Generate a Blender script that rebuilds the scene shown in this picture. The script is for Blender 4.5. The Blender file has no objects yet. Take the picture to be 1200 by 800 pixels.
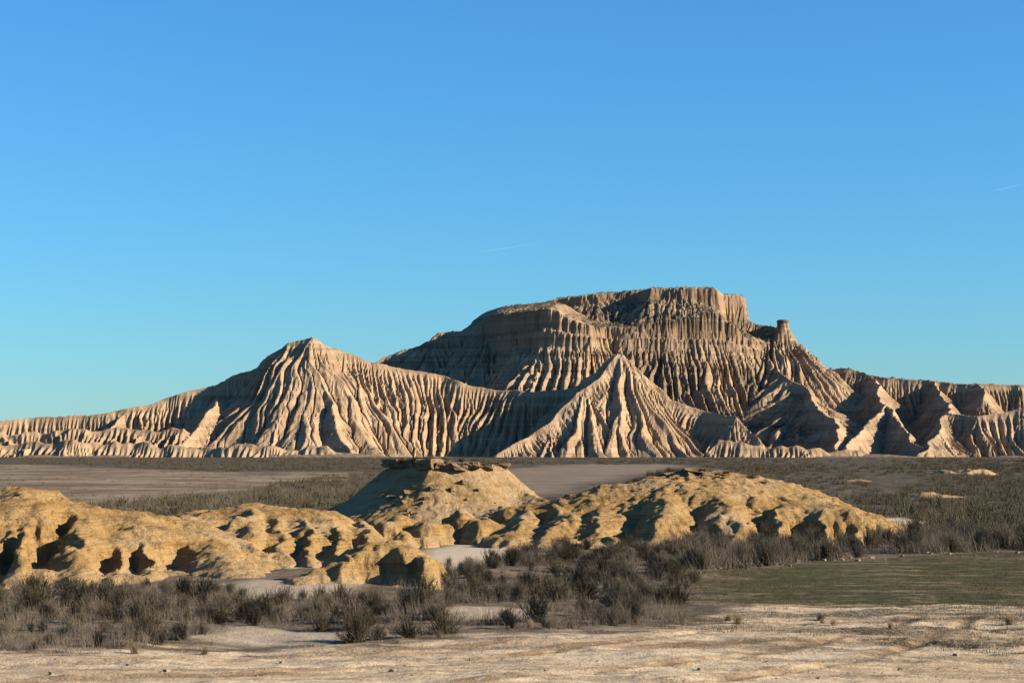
import bpy, math, random, time
import numpy as np
T0 = time.time()
R = math.radians

# ------------------------------------------------------------------ camera, sky, sun, exposure
scene = bpy.context.scene
col = scene.collection
CAM_H, FPX, HORIZ = 5.5, 2333.0, 528.0           # camera height (m), focal length in photo pixels, horizon row
cam_d = bpy.data.cameras.new('camera')
cam = bpy.data.objects.new('camera', cam_d)
col.objects.link(cam)
cam_d.sensor_width = 36.0
cam_d.lens = FPX / 1200.0 * 36.0
cam_d.shift_y = (HORIZ - 400.0) / 1200.0
cam_d.clip_start = 0.5
cam_d.clip_end = 60000.0
cam.location = (0, 0, CAM_H)
cam.rotation_euler = (R(90), 0, 0)
scene.camera = cam

SUN_AZ, SUN_EL = 78.0, 21.5                      # degrees to the right of straight-behind-the-camera, elevation
sx = math.sin(R(SUN_AZ)) * math.cos(R(SUN_EL))
sy = -math.cos(R(SUN_AZ)) * math.cos(R(SUN_EL))
sz = math.sin(R(SUN_EL))
world = bpy.data.worlds.new('World')
scene.world = world
world.use_nodes = True
wn, wl = world.node_tree.nodes, world.node_tree.links
wn.clear()
w_out = wn.new('ShaderNodeOutputWorld')
w_bg = wn.new('ShaderNodeBackground')
w_sky = wn.new('ShaderNodeTexSky')
w_sky.sky_type = 'NISHITA'
w_sky.sun_disc = False
w_sky.sun_elevation = R(SUN_EL)
w_sky.sun_rotation = math.atan2(sx, sy)          # measured from +Y towards +X
w_sky.altitude = 300
w_sky.air_density = 1.28
w_sky.dust_density = 0.0
w_sky.ozone_density = 10.0
w_bg.inputs['Strength'].default_value = 0.052
w_tint = wn.new('ShaderNodeMix'); w_tint.data_type = 'RGBA'; w_tint.blend_type = 'MULTIPLY'   # the photograph's cool grade, even over the whole sky
w_tint.inputs[0].default_value = 1.0
w_tint.inputs[7].default_value = (0.82, 1.18, 1.24, 1)
wl.new(w_sky.outputs[0], w_tint.inputs[6])
wl.new(w_tint.outputs[2], w_bg.inputs[0])
wl.new(w_bg.outputs[0], w_out.inputs[0])

sun_d = bpy.data.lights.new('sun', 'SUN')
sun = bpy.data.objects.new('sun', sun_d)
col.objects.link(sun)
sun_d.energy = 5.0
sun_d.angle = R(0.5)
sun_d.color = (1.0, 0.87, 0.70)
from mathutils import Vector
sun.rotation_euler = Vector((sx, sy, sz)).to_track_quat('Z', 'Y').to_euler()
sun.location = (60, -30, 60)

vs = scene.view_settings
vs.view_transform = 'Standard'
vs.look = 'None'
vs.exposure = 1.45
vs.gamma = 1.0
vs.use_curve_mapping = False
scene.cycles.diffuse_bounces = 2

# ------------------------------------------------------------------ numpy helpers
rng = np.random.default_rng(7)
_perm = rng.permutation(256).astype(np.int32)
_perm = np.concatenate([_perm, _perm, _perm])
_ang = rng.uniform(0, 2 * np.pi, 256)
_gx, _gy = np.cos(_ang).astype(np.float32), np.sin(_ang).astype(np.float32)
_val = rng.uniform(-1, 1, 256).astype(np.float32)


def noise(x, y, seed=0):
    x = np.asarray(x, np.float32) + seed * 17.13
    y = np.asarray(y, np.float32) - seed * 9.71
    xi, yi = np.floor(x), np.floor(y)
    xf, yf = x - xi, y - yi
    xi = xi.astype(np.int32) & 255
    yi = yi.astype(np.int32) & 255
    u = xf * xf * xf * (xf * (xf * 6 - 15) + 10)
    v = yf * yf * yf * (yf * (yf * 6 - 15) + 10)

    def g(ix, iy, fx, fy):
        h = _perm[_perm[ix] + iy]
        return _gx[h] * fx + _gy[h] * fy
    xj, yj = (xi + 1) & 255, (yi + 1) & 255
    a = g(xi, yi, xf, yf); b = g(xj, yi, xf - 1, yf)
    c = g(xi, yj, xf, yf - 1); d = g(xj, yj, xf - 1, yf - 1)
    return 1.5 * ((a + u * (b - a)) + v * ((c + u * (d - c)) - (a + u * (b - a))))


def fbm(x, y, octv=4, seed=0, gain=0.5):
    s, a, f = 0, 1.0, 1.0
    for k in range(octv):
        s = s + a * noise(x * f, y * f, seed + k * 3.3)
        a *= gain; f *= 2.03
    return s


def vnoise1(t, seed=0):
    return noise(t, np.zeros_like(t) + 0.37 + seed * 1.7, seed)


def smooth(a, b, x):
    t = np.clip((x - a) / (b - a), 0, 1)
    return t * t * (3 - 2 * t)


def W(px, py, D):
    """point on the ray of a photo pixel at depth D"""
    return ((px - 600.0) * D / FPX, D, CAM_H + (HORIZ - py) * D / FPX)


def ridge(X, Y, pts, slope, flute=0.0, lam=11.0, seed=0):
    """height of a ridge: crest polyline in 3D, falling with distance by slope(d, side)"""
    best = np.full(X.shape, -1e9, np.float32)
    s0 = 0.0
    for (a, b) in zip(pts[:-1], pts[1:]):
        ax, ay, az = a; bx, by, bz = b
        dx, dy = bx - ax, by - ay
        L2 = dx * dx + dy * dy
        t = np.clip(((X - ax) * dx + (Y - ay) * dy) / L2, 0, 1)
        qx, qy = X - (ax + t * dx), Y - (ay + t * dy)
        d = np.sqrt(qx * qx + qy * qy)
        h = az + t * (bz - az) - slope(d)
        if flute:
            tu = ((X - ax) * dx + (Y - ay) * dy) / L2
            over = (tu - t) * math.sqrt(L2)                     # beyond the ends the ribs fan out round the vertex
            perp = np.abs((X - ax) * dy - (Y - ay) * dx) / math.sqrt(L2)
            s = s0 + t * math.sqrt(L2) + 3.2 * lam * np.arctan2(over, perp + 1e-3)
            ph = s / lam + 1.5 * noise(s / (6.5 * lam), d / 400, 70 + seed) + 0.12 * noise(s / 9, d / 34, 71 + seed)
            f1 = np.abs((ph % 1.0) * 2 - 1)
            ph2 = ph * 2.0 + 0.25 + 0.15 * noise(s / 7, d / 30, 72 + seed)
            f2 = np.abs((ph2 % 1.0) * 2 - 1)
            amp = flute * np.clip(0.9 + 0.8 * noise(s / 27, d / 120, 73 + seed), 0.35, 1.5)
            h = h - amp * (smooth(1.0, 3.0 * lam, d) * f1 + 0.48 * smooth(0.5, 1.2 * lam, d) * f2)
        s0 += math.sqrt(L2)
        best = np.maximum(best, h)
    return best


def poly_sd(X, Y, P, lam=None):
    """signed distance to a polygon, negative inside; with lam also a perimeter phase that fans round the corners"""
    d = np.full(X.shape, 1e18, np.float64)
    S = np.zeros(X.shape); s0 = 0.0
    ins = np.zeros(X.shape, bool)
    n = len(P)
    for i in range(n):
        ax, ay = P[i]; bx, by = P[(i + 1) % n]
        ex, ey = bx - ax, by - ay
        t = np.clip(((X - ax) * ex + (Y - ay) * ey) / (ex * ex + ey * ey), 0, 1)
        dn = (X - ax - t * ex) ** 2 + (Y - ay - t * ey) ** 2
        if lam:
            L = math.hypot(ex, ey)
            tu = ((X - ax) * ex + (Y - ay) * ey) / (L * L)
            s = s0 + t * L + 3.2 * lam * np.arctan2((tu - t) * L, np.abs((X - ax) * ey - (Y - ay) * ex) / L + 1e-3)
            S = np.where(dn < d, s, S)
            s0 += L
        d = np.minimum(d, dn)
        c = ((ay > Y) != (by > Y)) & (X < (bx - ax) * (Y - ay) / (by - ay + 1e-9) + ax)
        ins ^= c
    d = np.where(ins, -np.sqrt(d), np.sqrt(d)).astype(np.float32)
    return (d, S) if lam else d


def blur(z, n=1, w=0.5):
    for _ in range(n):
        p = np.pad(z, 1, mode='edge')
        z = z * (1 - w) + w * 0.25 * (p[:-2, 1:-1] + p[2:, 1:-1] + p[1:-1, :-2] + p[1:-1, 2:])
    return z


def erode(z, dx, dy, iters, K, m=0.45, diff=0.1, soft=None, seed=1, jitter=0.35):
    """fluvial incision (stream power, implicit, D8) with hillslope creep; z[row=y, col=x]"""
    ny, nx = z.shape
    N = ny * nx
    rg = np.random.default_rng(seed)
    z = z.astype(np.float64)
    soft = np.ones_like(z) if soft is None else soft
    idx = np.arange(N).reshape(ny, nx)
    nb = [(-1, -1), (-1, 0), (-1, 1), (0, -1), (0, 1), (1, -1), (1, 0), (1, 1)]
    for it in range(iters):
        zp = np.pad(z, 1, mode='edge')
        best = np.zeros((ny, nx)); rec = idx.copy(); dist = np.ones((ny, nx))
        for (oy, ox) in nb:
            dd = math.hypot(ox * dx, oy * dy)
            s = (z - zp[1 + oy:1 + oy + ny, 1 + ox:1 + ox + nx]) / dd
            s = s * (1 + jitter * (rg.random((ny, nx), dtype=np.float32) - 0.5))
            k = s > best
            best[k] = s[k]; dist[k] = dd
            rec[k] = (idx + oy * nx + ox)[k] if False else rec[k]
            rr, cc = np.nonzero(k)
            rec[rr, cc] = np.clip(rr + oy, 0, ny - 1) * nx + np.clip(cc + ox, 0, nx - 1)
        rec = rec.ravel(); dist = dist.ravel()
        depth = (rec != np.arange(N)).astype(np.int32)
        r = rec.copy()
        for _ in range(14):
            add = depth[r]
            if not add.any():
                break
            depth = depth + add
            r = r[r]
        order = np.argsort(depth.astype(np.int16), kind='stable')
        cnt = np.bincount(depth)
        ends = np.cumsum(cnt); starts = ends - cnt
        A = np.full(N, dx * dy)
        for l in range(len(cnt) - 1, 0, -1):
            n = order[starts[l]:ends[l]]
            np.add.at(A, rec[n], A[n])
        F = (K * soft.ravel() * A ** m) / dist
        zf = z.ravel().copy()
        for l in range(1, len(cnt)):
            n = order[starts[l]:ends[l]]
            zf[n] = (zf[n] + F[n] * zf[rec[n]]) / (1 + F[n])
        z = zf.reshape(ny, nx)
        z = z + soft * (blur(z, 1, diff) - z)
    return z, np.log(A.reshape(ny, nx))


def rills(X, Y, H, dx, lam, blur_n, seed, cell=2.2):
    """sharp-crested rills running straight down the local slope: triangle wave, 0 at crests to 1 in the grooves"""
    Hs = blur(H, blur_n, 0.9)
    gy, gx = np.gradient(Hs, dx)
    ny, nx = H.shape
    x0, y0 = float(X[0, 0]), float(Y[0, 0])
    cs = lam * cell
    u, v = (X - x0) / cs, (Y - y0) / cs
    ui, vi = np.floor(u).astype(np.int32), np.floor(v).astype(np.int32)
    C = np.zeros_like(X); S = np.zeros_like(X)
    mu, mv = int(ui.max()) + 3, int(vi.max()) + 3
    rg = np.random.default_rng(seed)
    jx, jy, ph = rg.random((mv, mu)), rg.random((mv, mu)), rg.uniform(0, 2 * np.pi, (mv, mu))
    cx = x0 + (np.arange(mu)[None] - 1 + jx) * cs
    cy = y0 + (np.arange(mv)[:, None] - 1 + jy) * cs
    ci = np.clip(((cy - y0) / dx).astype(int), 0, ny - 1); cj = np.clip(((cx - x0) / dx).astype(int), 0, nx - 1)
    ga, gb = gx[ci, cj], gy[ci, cj]
    gl = np.sqrt(ga * ga + gb * gb) + 1e-6
    tx, ty = -gb / gl, ga / gl
    fl = np.where(tx < 0, -1, 1)
    tx, ty = tx * fl, ty * fl
    ph = 2 * np.pi * (cx * tx + cy * ty) / lam          # one phase field, so neighbouring cells agree where the slope is even
    for oy in (0, 1, 2):
        for ox in (0, 1, 2):
            a, b = vi + oy, ui + ox
            px_, py_ = X - cx[a, b], Y - cy[a, b]
            w = np.exp(-2.2 * (px_ * px_ + py_ * py_) / (cs * cs))
            q = ph[a, b] + 2 * np.pi * (px_ * tx[a, b] + py_ * ty[a, b]) / lam
            C += w * np.cos(q); S += w * np.sin(q)
    return np.abs(np.arctan2(S, C)) / np.pi


def grid_mesh(name, X, Y, Z, keep=None, attrs=None, smooth_shade=True):
    ny, nx = Z.shape
    idx = np.arange(ny * nx).reshape(ny, nx)
    quads = np.stack([idx[:-1, :-1], idx[:-1, 1:], idx[1:, 1:], idx[1:, :-1]], -1).reshape(-1, 4)
    if keep is not None:
        quads = quads[keep.ravel()]
    used = np.zeros(ny * nx, bool); used[quads.ravel()] = True
    remap = np.cumsum(used) - 1
    V = np.stack([X.ravel(), Y.ravel(), Z.ravel()], -1)[used]
    quads = remap[quads]
    return raw_mesh(name, V, quads, {k: a.ravel()[used] for k, a in (attrs or {}).items()}, smooth_shade)


def raw_mesh(name, V, F, attrs=None, smooth_shade=False):
    me = bpy.data.meshes.new(name)
    n = F.shape[1]
    me.vertices.add(len(V)); me.loops.add(F.size); me.polygons.add(len(F))
    me.vertices.foreach_set('co', np.ascontiguousarray(V, np.float32).ravel())
    me.loops.foreach_set('vertex_index', np.ascontiguousarray(F, np.int32).ravel())
    me.polygons.foreach_set('loop_start', np.arange(0, F.size, n, dtype=np.int32))
    me.polygons.foreach_set('loop_total', np.full(len(F), n, np.int32))
    me.polygons.foreach_set('use_smooth', np.full(len(F), smooth_shade, bool))
    for k, a in (attrs or {}).items():
        at = me.attributes.new(k, 'FLOAT', 'POINT')
        at.data.foreach_set('value', np.ascontiguousarray(a, np.float32))
    me.update()
    return me


def link(name, me, mat=None, parent=None, **props):
    o = bpy.data.objects.new(name, me)
    col.objects.link(o)
    if mat is not None and me is not None and not me.materials:
        me.materials.append(mat)
    if parent is not None:
        o.parent = parent
    for k, v in props.items():
        o[k] = v
    return o

# ------------------------------------------------------------------ the far badlands (mesa, peak, cone, escarpment)
def make_far_hills():
    dx = 1.2
    xs = np.arange(-650, 650.1, dx); ys = np.arange(1640, 2240, dx)
    X, Y = np.meshgrid(xs, ys)
    X = X.astype(np.float32); Y = Y.astype(np.float32)
    wx = X + 7 * fbm(X / 60, Y / 60, 3, 1) + 0.5 * fbm(X / 13, Y / 13, 2, 2)
    wy = Y + 7 * fbm(X / 60, Y / 60, 3, 5) + 0.5 * fbm(X / 13, Y / 13, 2, 6)

    def sl(a, c):
        dm = (a - 0.36) / (2 * c)
        return lambda d: np.where(d < dm, a * d - c * d * d, a * dm - c * dm * dm + 0.36 * (d - dm))
    S = sl(0.98, 0.0013)
    SB = sl(0.8, 0.0008)

    seeds = iter(range(100))

    def rid(pp, s=S, fl=8.2, lam=8.6):
        return ridge(wx, wy, [W(*p) for p in pp], s, fl, lam, next(seeds))

    comp = {}
    peak = rid([(-200, 496, 1815), (0, 491, 1818), (130, 483, 1828), (190, 468, 1838), (250, 450, 1846), (300, 429, 1846), (340, 401, 1840), (366, 396, 1835),
                (400, 412, 1838), (440, 426, 1842), (520, 439, 1850), (560, 452, 1838), (620, 459, 1818), (660, 456, 1814)])
    spur = rid([(366, 397, 1835), (377, 447, 1792), (397, 487, 1752), (412, 531, 1700)], sl(1.0, 0.001))
    spur2 = rid([(262, 456, 1838), (240, 484, 1785), (222, 508, 1745), (205, 532, 1705)], sl(0.75, 0.001), 9, 9)
    spur3 = rid([(150, 484, 1828), (120, 510, 1780), (95, 530, 1730)], sl(0.9, 0.001))
    comp['peak'] = np.maximum.reduce([peak, spur, spur2, spur3])
    cone = rid([(660, 456, 1815), (700, 426, 1812), (714, 416, 1803), (726, 414, 1800), (755, 438, 1790), (790, 466, 1778), (830, 482, 1762), (866, 488, 1738), (890, 512, 1722)])
    cs1 = rid([(720, 414, 1800), (690, 452, 1768), (640, 497, 1732), (585, 531, 1698)], sl(0.85, 0.001))
    cs2 = rid([(722, 414, 1800), (728, 470, 1752), (740, 531, 1700)], sl(1.1, 0.001))
    comp['cone'] = np.maximum.reduce([cone, cs1, cs2])

    # mesa: cap rock polygon, terrace polygon below it, side ridges
    def plan(pp):
        return [((px - 600) * D / FPX, D) for px, D in pp]
    fl = 2.4 * np.abs(noise(wx / 9, wy / 9, 11)) + 1.5 * np.abs(noise(wx / 3.6, wy / 3.6, 12)) + 5 * noise(wx / 38, wy / 38, 13)
    cap = plan([(648, 2066), (700, 2050), (752, 2052), (764, 2030), (840, 2026), (846, 2040), (870, 2044), (872, 2075), (856, 2140), (760, 2175), (650, 2150)])
    sd1 = poly_sd(X, Y, cap) + fl
    pxl = 600 + X / Y * FPX
    ztop = 171.5 - 7.5 * smooth(765, 640, pxl) - 5.5 * smooth(836, 850, pxl) + 0.5 * noise(X / 14, Y / 14, 3)
    drop = 11 + 26 * smooth(800, 865, pxl) * smooth(2000, 2040, Y)
    run = 2.5 + 0.25 * drop
    capz = ztop - drop * smooth(0, 1, np.clip(sd1, 0, None) / run) ** 0.8 - 0.82 * np.clip(sd1 - run, 0, None) - 0.6 * smooth(836, 880, pxl) * np.clip(sd1 - run, 0, None)
    ter = plan([(516, 2128), (524, 2096), (548, 2098), (566, 2074), (636, 1984), (690, 1978), (712, 1992), (770, 1990), (830, 2000), (880, 2012), (925, 2030),
                (935, 2080), (880, 2160), (640, 2190), (530, 2170)])
    _, s2 = poly_sd(wx, wy, ter, 11.0)
    sd2 = poly_sd(X, Y, ter) + fl * 1.1
    zt = 128 + 18 * smooth(700, 640, pxl) - 24 * smooth(590, 515, pxl) - 14 * smooth(820, 920, pxl)
    dr2 = 23 + 15 * smooth(700, 645, pxl) - 8 * smooth(760, 900, pxl)
    g2 = np.clip(sd2, 0, None)
    terz = zt + 0.30 * np.clip(-sd2, 0, 40) - dr2 * (0.55 * smooth(0, 1, g2 / 3.0) + 0.45 * smooth(0, 1, (g2 - 5.0) / 3.0)) - 0.92 * np.clip(g2 - 8, 0, 80) - 0.6 * np.clip(g2 - 88, 0, None)
    ph = s2 / 11.0 + 1.5 * noise(s2 / 70, g2 / 400, 90) + 0.12 * noise(s2 / 9, g2 / 34, 91)
    f1 = np.abs((ph % 1.0) * 2 - 1); f2 = np.abs(((ph * 2 + 0.3) % 1.0) * 2 - 1)
    terz = terz - np.clip(0.7 + 0.9 * noise(s2 / 30, g2 / 120, 92), 0.1, 1.5) * (8.5 * smooth(4, 40, g2) * f1 + 3.0 * smooth(2, 16, g2) * f2)
    capz = np.where(sd2 > 0, np.minimum(capz, terz), capz)
    left = rid([(655, 349, 2080), (590, 366, 2092), (545, 388, 2095), (513, 391, 2090), (504, 402, 2090), (470, 415, 2085), (440, 424, 2080), (395, 447, 2075), (330, 470, 2070)], SB)
    right = rid([(866, 372, 2048), (890, 380, 2040), (905, 381, 2034), (918, 384, 2031), (942, 405, 2030), (966, 428, 2025)], sl(0.95, 0.001))
    ms1 = rid([(860, 418, 1990), (888, 452, 1930), (904, 484, 1860), (900, 514, 1780)], sl(0.55, 0.0006), 7, 8)
    ms2 = rid([(560, 425, 2050), (545, 446, 1990), (540, 470, 1930)], sl(0.9, 0.001), 8, 9)
    ms3 = rid([(780, 412, 1985), (800, 445, 1920), (830, 475, 1850)], sl(0.7, 0.001), 8, 9)
    ms4 = rid([(905, 430, 1988), (950, 462, 1915), (978, 497, 1830), (985, 528, 1740)], sl(0.6, 0.0006), 8, 9)
    ms5 = rid([(940, 440, 1990), (990, 480, 1900), (1005, 512, 1800)], sl(0.6, 0.0006), 7, 8)
    hd = ridge(X, Y, [W(914, 383, 2031), W(921, 383, 2031)], lambda d: 1.55 * np.clip(d - 5, 0, None) + 0.3 * d, 3.0, 5.0, 40)
    comp['mesa'] = np.maximum.reduce([hd, capz, terz, left, right, ms2, ms4])

    # escarpment to the right: hard rim, hollows with spurs between
    esc = rid([(960, 429, 2040), (1000, 434, 2020), (1040, 442, 2000), (1085, 444, 1990), (1120, 448, 1980), (1200, 451, 1965), (1330, 455, 1960)], sl(1.15, 0.0022))
    e1 = rid([(1022, 440, 2005), (1034, 462, 1930), (1036, 474, 1885), (1060, 500, 1800), (1085, 531, 1715)], sl(0.95, 0.0008), 12, 8)
    e2 = rid([(1098, 446, 1985), (1108, 470, 1900), (1113, 484, 1830), (1098, 508, 1765), (1076, 531, 1712)], sl(1.0, 0.0008), 12, 8)
    e3 = rid([(1113, 484, 1830), (1150, 487, 1815), (1200, 477, 1815), (1240, 470, 1830), (1330, 468, 1840)], sl(0.95, 0.001))
    e4 = rid([(1145, 449, 1975), (1150, 465, 1900)], sl(0.95, 0.001), 9, 9)
    e5 = rid([(1034, 474, 1885), (1010, 500, 1815), (990, 530, 1725)], sl(0.95, 0.001), 9, 9)
    comp['escarpment'] = np.maximum.reduce([esc, e1, e2, e3, e4, e5])

    # low benches along the foot of the hills
    b1 = rid([(-150, 517, 1712), (20, 519, 1705), (70, 514, 1702), (110, 519, 1708), (210, 522, 1700), (330, 521, 1690), (400, 525, 1685)], sl(0.8, 0.002))
    b2 = rid([(838, 519, 1690), (880, 520, 1684), (940, 522, 1680), (975, 526, 1688), (1010, 529, 1690)], sl(0.8, 0.002))
    b3 = rid([(-150, 507, 1760), (40, 506, 1755), (120, 503, 1750), (210, 503, 1748)], sl(0.55, 0.001))
    apron = -1.5 + 0.085 * (Y - 1640) * np.clip(0.45 + 0.9 * noise(X / 55, X * 0, 23), 0.05, 1) * smooth(1760, 1700, Y)
    comp['bench'] = np.maximum(np.maximum(b1, b2), b3) + 4.5 * noise(X / 24, Y / 24, 21) + 2.5 * noise(X / 9, Y / 9, 22)

    comp['bench'] = np.maximum(comp['bench'], apron + 0.5 * fbm(X / 12, Y / 12, 3, 24))
    names = list(comp)
    stack = np.stack([comp[n] for n in names])
    lab = stack.argmax(0)
    H = stack.max(0)
    # plain fades below the ground sheet
    H = np.maximum(H, -3 - 0.01 * np.abs(Y - 1700))
    front = smooth(1655, 1700, Y)
    H = np.where(H > 0, H, H)
    # seed relief: fine roughness that the run-off will organise into gullies
    H = H + (1.2 * noise(X / 21, Y / 21, 31) + 0.35 * noise(X / 6, Y / 6, 32) + 0.15 * noise(X / 2.6, Y / 2.6, 33)) * smooth(2, 14, H) * np.where(lab == names.index('mesa'), 0.8, 1.0)
    hard = np.maximum(smooth(6, 0, np.abs(sd1 - 1)), smooth(9, 0, np.abs(sd2 - 2)))
    hard = np.maximum(hard, smooth(4, -4, sd1))
    soft = (1 - 0.93 * hard) * smooth(-1, 6, H)
    soft = np.where(lab == names.index('mesa'), soft * 1.0, soft)
    H0 = H.copy()
    H, A = erode(H, dx, dx, 9, 0.030, 0.52, 0.012, soft, 3, 0.10)
    # let crest lines keep their height
    H = H + 0.2 * np.clip(H0 - H, 0, 3)
    print('far erode', round(time.time() - T0, 1), 'incision', float((H0 - H).max()), float((H0 - H)[H0 > 10].mean()))
    # ledges of harder strata: small risers picked out along the contours
    zz = H + 1.5 * noise(X / 40, Y / 40, 41)
    ism = np.where(lab == names.index('mesa'), 1.0, 0.35)
    for (z0, t, a) in ((17, 1.3, 1.3), (31, 1.0, 0.9), (84, 1.2, 2.6), (98, 1.2, 3.2), (52, 1.0, 0.8), (114, 1.0, 2.2), (68, 1.0, 1.6), (142, 1.0, 1.6)):
        H = H + ism * a * smooth(-t, t, zz - z0) * smooth(25, 8, zz - z0) * smooth(0.05, 0.4, noise(X / 55, Y / 55, 43 + z0) + 0.25)
    g0y, g0x = np.gradient(blur(H, 5, 0.8), dx)
    sm = smooth(0.35, 0.8, np.sqrt(g0x ** 2 + g0y ** 2)) * smooth(2, 12, H)
    vary = np.clip(0.75 + 0.8 * noise(X / 50, Y / 50, 47), 0.2, 1.3)
    H = H - sm * vary * (2.2 * np.where(lab == names.index('mesa'), 1.0, 0.25) * rills(X, Y, H, dx, 9.5, 16, 61) + 0.8 * rills(X, Y, H, dx, 5.0, 12, 62)) * np.where(hard > 0.5, 0.5, 1.0)
    gyy, gxx = np.gradient(H, dx)
    slope = np.sqrt(gxx ** 2 + gyy ** 2)
    cav = np.clip((blur(H, 14, 0.8) - H) / 2.5, -1, 1)
    return X, Y, H, lab, names, slope, cav, sd1, sd2


FX, FY, FH, FLAB, FNAMES, FSLOPE, FCAV, FSD1, FSD2 = make_far_hills()

# ------------------------------------------------------------------ materials
def new_mat(name):
    m = bpy.data.materials.new(name)
    m.use_nodes = True
    nt = m.node_tree
    nt.nodes.clear()
    out = nt.nodes.new('ShaderNodeOutputMaterial')
    b = nt.nodes.new('ShaderNodeBsdfPrincipled')
    b.inputs['Roughness'].default_value = 0.95
    b.inputs['Specular IOR Level'].default_value = 0.08
    nt.links.new(b.outputs[0], out.inputs[0])
    return m, nt, b


class NT:
    """small node-graph helper"""
    def __init__(self, nt):
        self.nt = nt

    def n(self, t, **kw):
        nd = self.nt.nodes.new(t)
        for k, v in kw.items():
            setattr(nd, k, v)
        return nd

    def put(self, sock, v):
        if hasattr(v, 'node'):
            self.nt.links.new(v, sock)
        else:
            sock.default_value = v

    def pos(self):
        return self.n('ShaderNodeNewGeometry').outputs['Position']

    def attr(self, name):
        return self.n('ShaderNodeAttribute', attribute_name=name).outputs['Fac']

    def scale(self, v, s):
        nd = self.n('ShaderNodeVectorMath', operation='MULTIPLY')
        self.put(nd.inputs[0], v); nd.inputs[1].default_value = s
        return nd.outputs[0]

    def noise(self, v, s, det=4, rough=0.55, dist=0.0):
        nd = self.n('ShaderNodeTexNoise')
        self.put(nd.inputs['Vector'], v)
        nd.inputs['Scale'].default_value = s; nd.inputs['Detail'].default_value = det
        nd.inputs['Roughness'].default_value = rough; nd.inputs['Distortion'].default_value = dist
        return nd.outputs['Fac']

    def rng(self, v, a, b, c=0.0, d=1.0):
        nd = self.n('ShaderNodeMapRange', interpolation_type='SMOOTHSTEP')
        self.put(nd.inputs[0], v)
        nd.inputs[1].default_value = a; nd.inputs[2].default_value = b
        nd.inputs[3].default_value = c; nd.inputs[4].default_value = d
        return nd.outputs[0]

    def math(self, op, a, b=0.0):
        nd = self.n('ShaderNodeMath', operation=op)
        self.put(nd.inputs[0], a); self.put(nd.inputs[1], b)
        return nd.outputs[0]

    def mix(self, f, a, b, blend='MIX'):
        nd = self.n('ShaderNodeMix', data_type='RGBA', blend_type=blend)
        self.put(nd.inputs[0], f)
        self.put(nd.inputs[6], a if hasattr(a, 'node') else (*a, 1))
        self.put(nd.inputs[7], b if hasattr(b, 'node') else (*b, 1))
        return nd.outputs[2]

    def bump(self, h, strength, dist):
        nd = self.n('ShaderNodeBump')
        nd.inputs['Strength'].default_value = strength; nd.inputs['Distance'].default_value = dist
        self.put(nd.inputs['Height'], h)
        return nd.outputs[0]


def mat_far():
    m, nt, b = new_mat('badland_clay')
    g = NT(nt)
    p = g.pos()
    strat = g.noise(g.scale(p, (0.004, 0.004, 0.16)), 1.0, 5, 0.6, 0.4)
    fine = g.noise(g.scale(p, (0.02, 0.02, 0.9)), 1.0, 3, 0.6)
    patch = g.noise(p, 0.02, 4)
    c = g.mix(g.rng(strat, 0.35, 0.65), (0.218, 0.144, 0.081), (0.296, 0.208, 0.126))
    c = g.mix(g.rng(fine, 0.56, 0.68, 0, 0.6), c, (0.21, 0.135, 0.085))
    c = g.mix(g.rng(patch, 0.45, 0.7, 0, 0.35), c, (0.315, 0.228, 0.143))
    sep = g.n('ShaderNodeSeparateXYZ'); g.put(sep.inputs[0], p)
    hi = g.rng(sep.outputs[2], 60, 105, 0.22, 1.0)          # the hard beds lie in the upper part of the hills
    bed = g.noise(g.scale(p, (0.005, 0.005, 0.26)), 1.0, 3, 0.5, 0.5)
    c = g.mix(g.math('MULTIPLY', hi, g.rng(bed, 0.545, 0.585, 0, 0.6)), c, (0.15, 0.098, 0.06))
    c = g.mix(g.math('MULTIPLY', hi, g.rng(bed, 0.40, 0.36, 0, 0.5)), c, (0.349, 0.262, 0.168))
    rim = g.attr('caprock')
    c = g.mix(g.math('MULTIPLY', rim, 0.6), c, (0.19, 0.115, 0.07))
    scrub = g.attr('scrub')
    c = g.mix(g.math('MULTIPLY', scrub, 0.6), c, (0.105, 0.08, 0.055))
    spk = g.rng(g.noise(p, 0.30, 4, 0.75), 0.42, 0.60)
    c = g.mix(g.math('MULTIPLY', scrub, spk), c, (0.045, 0.042, 0.03))
    g.put(b.inputs['Base Color'], c)
    h = g.math('ADD', g.noise(p, 0.6, 3, 0.6), g.math('MULTIPLY', fine, 0.5))
    g.put(b.inputs['Normal'], g.bump(h, 0.35, 0.9))
    return m


M = {}
M['far'] = mat_far()

# far hills: one sheet of relief, cut into the separate hills it is made of
hill_names = {'peak': 'pyramid_hill', 'cone': 'cone_hill', 'mesa': 'mesa', 'escarpment': 'escarpment', 'bench': 'low_hills'}
px_f = 600 + FX / FY * FPX
caprock = np.maximum(smooth(5, 0, np.abs(FSD1 - 2.5)), smooth(7, 0, np.abs(FSD2 - 2.5)) * 0.8) * smooth(0.8, 1.6, FSLOPE) * (FLAB == FNAMES.index('mesa'))
flat = smooth(0.95, 0.45, FSLOPE)
zone = (FLAB == FNAMES.index('mesa')) * (smooth(650, 730, px_f) * smooth(980, 880, px_f) * (0.5 + 0.5 * smooth(120, 60, FH)) + 0.2)
zone = np.maximum(zone, (FLAB == FNAMES.index('escarpment')) * 0.5) * smooth(-0.3, 0.25, fbm(FX / 45, FY / 45, 3, 51) + 0.15 * FCAV)
scrub = np.clip(zone * (0.6 + 0.4 * flat) + flat * 0.8 * smooth(12, 3, FH), 0, 1)
scrub = np.maximum(scrub, smooth(0.5, 0.2, FSLOPE) * smooth(60, 80, FH))
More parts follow.
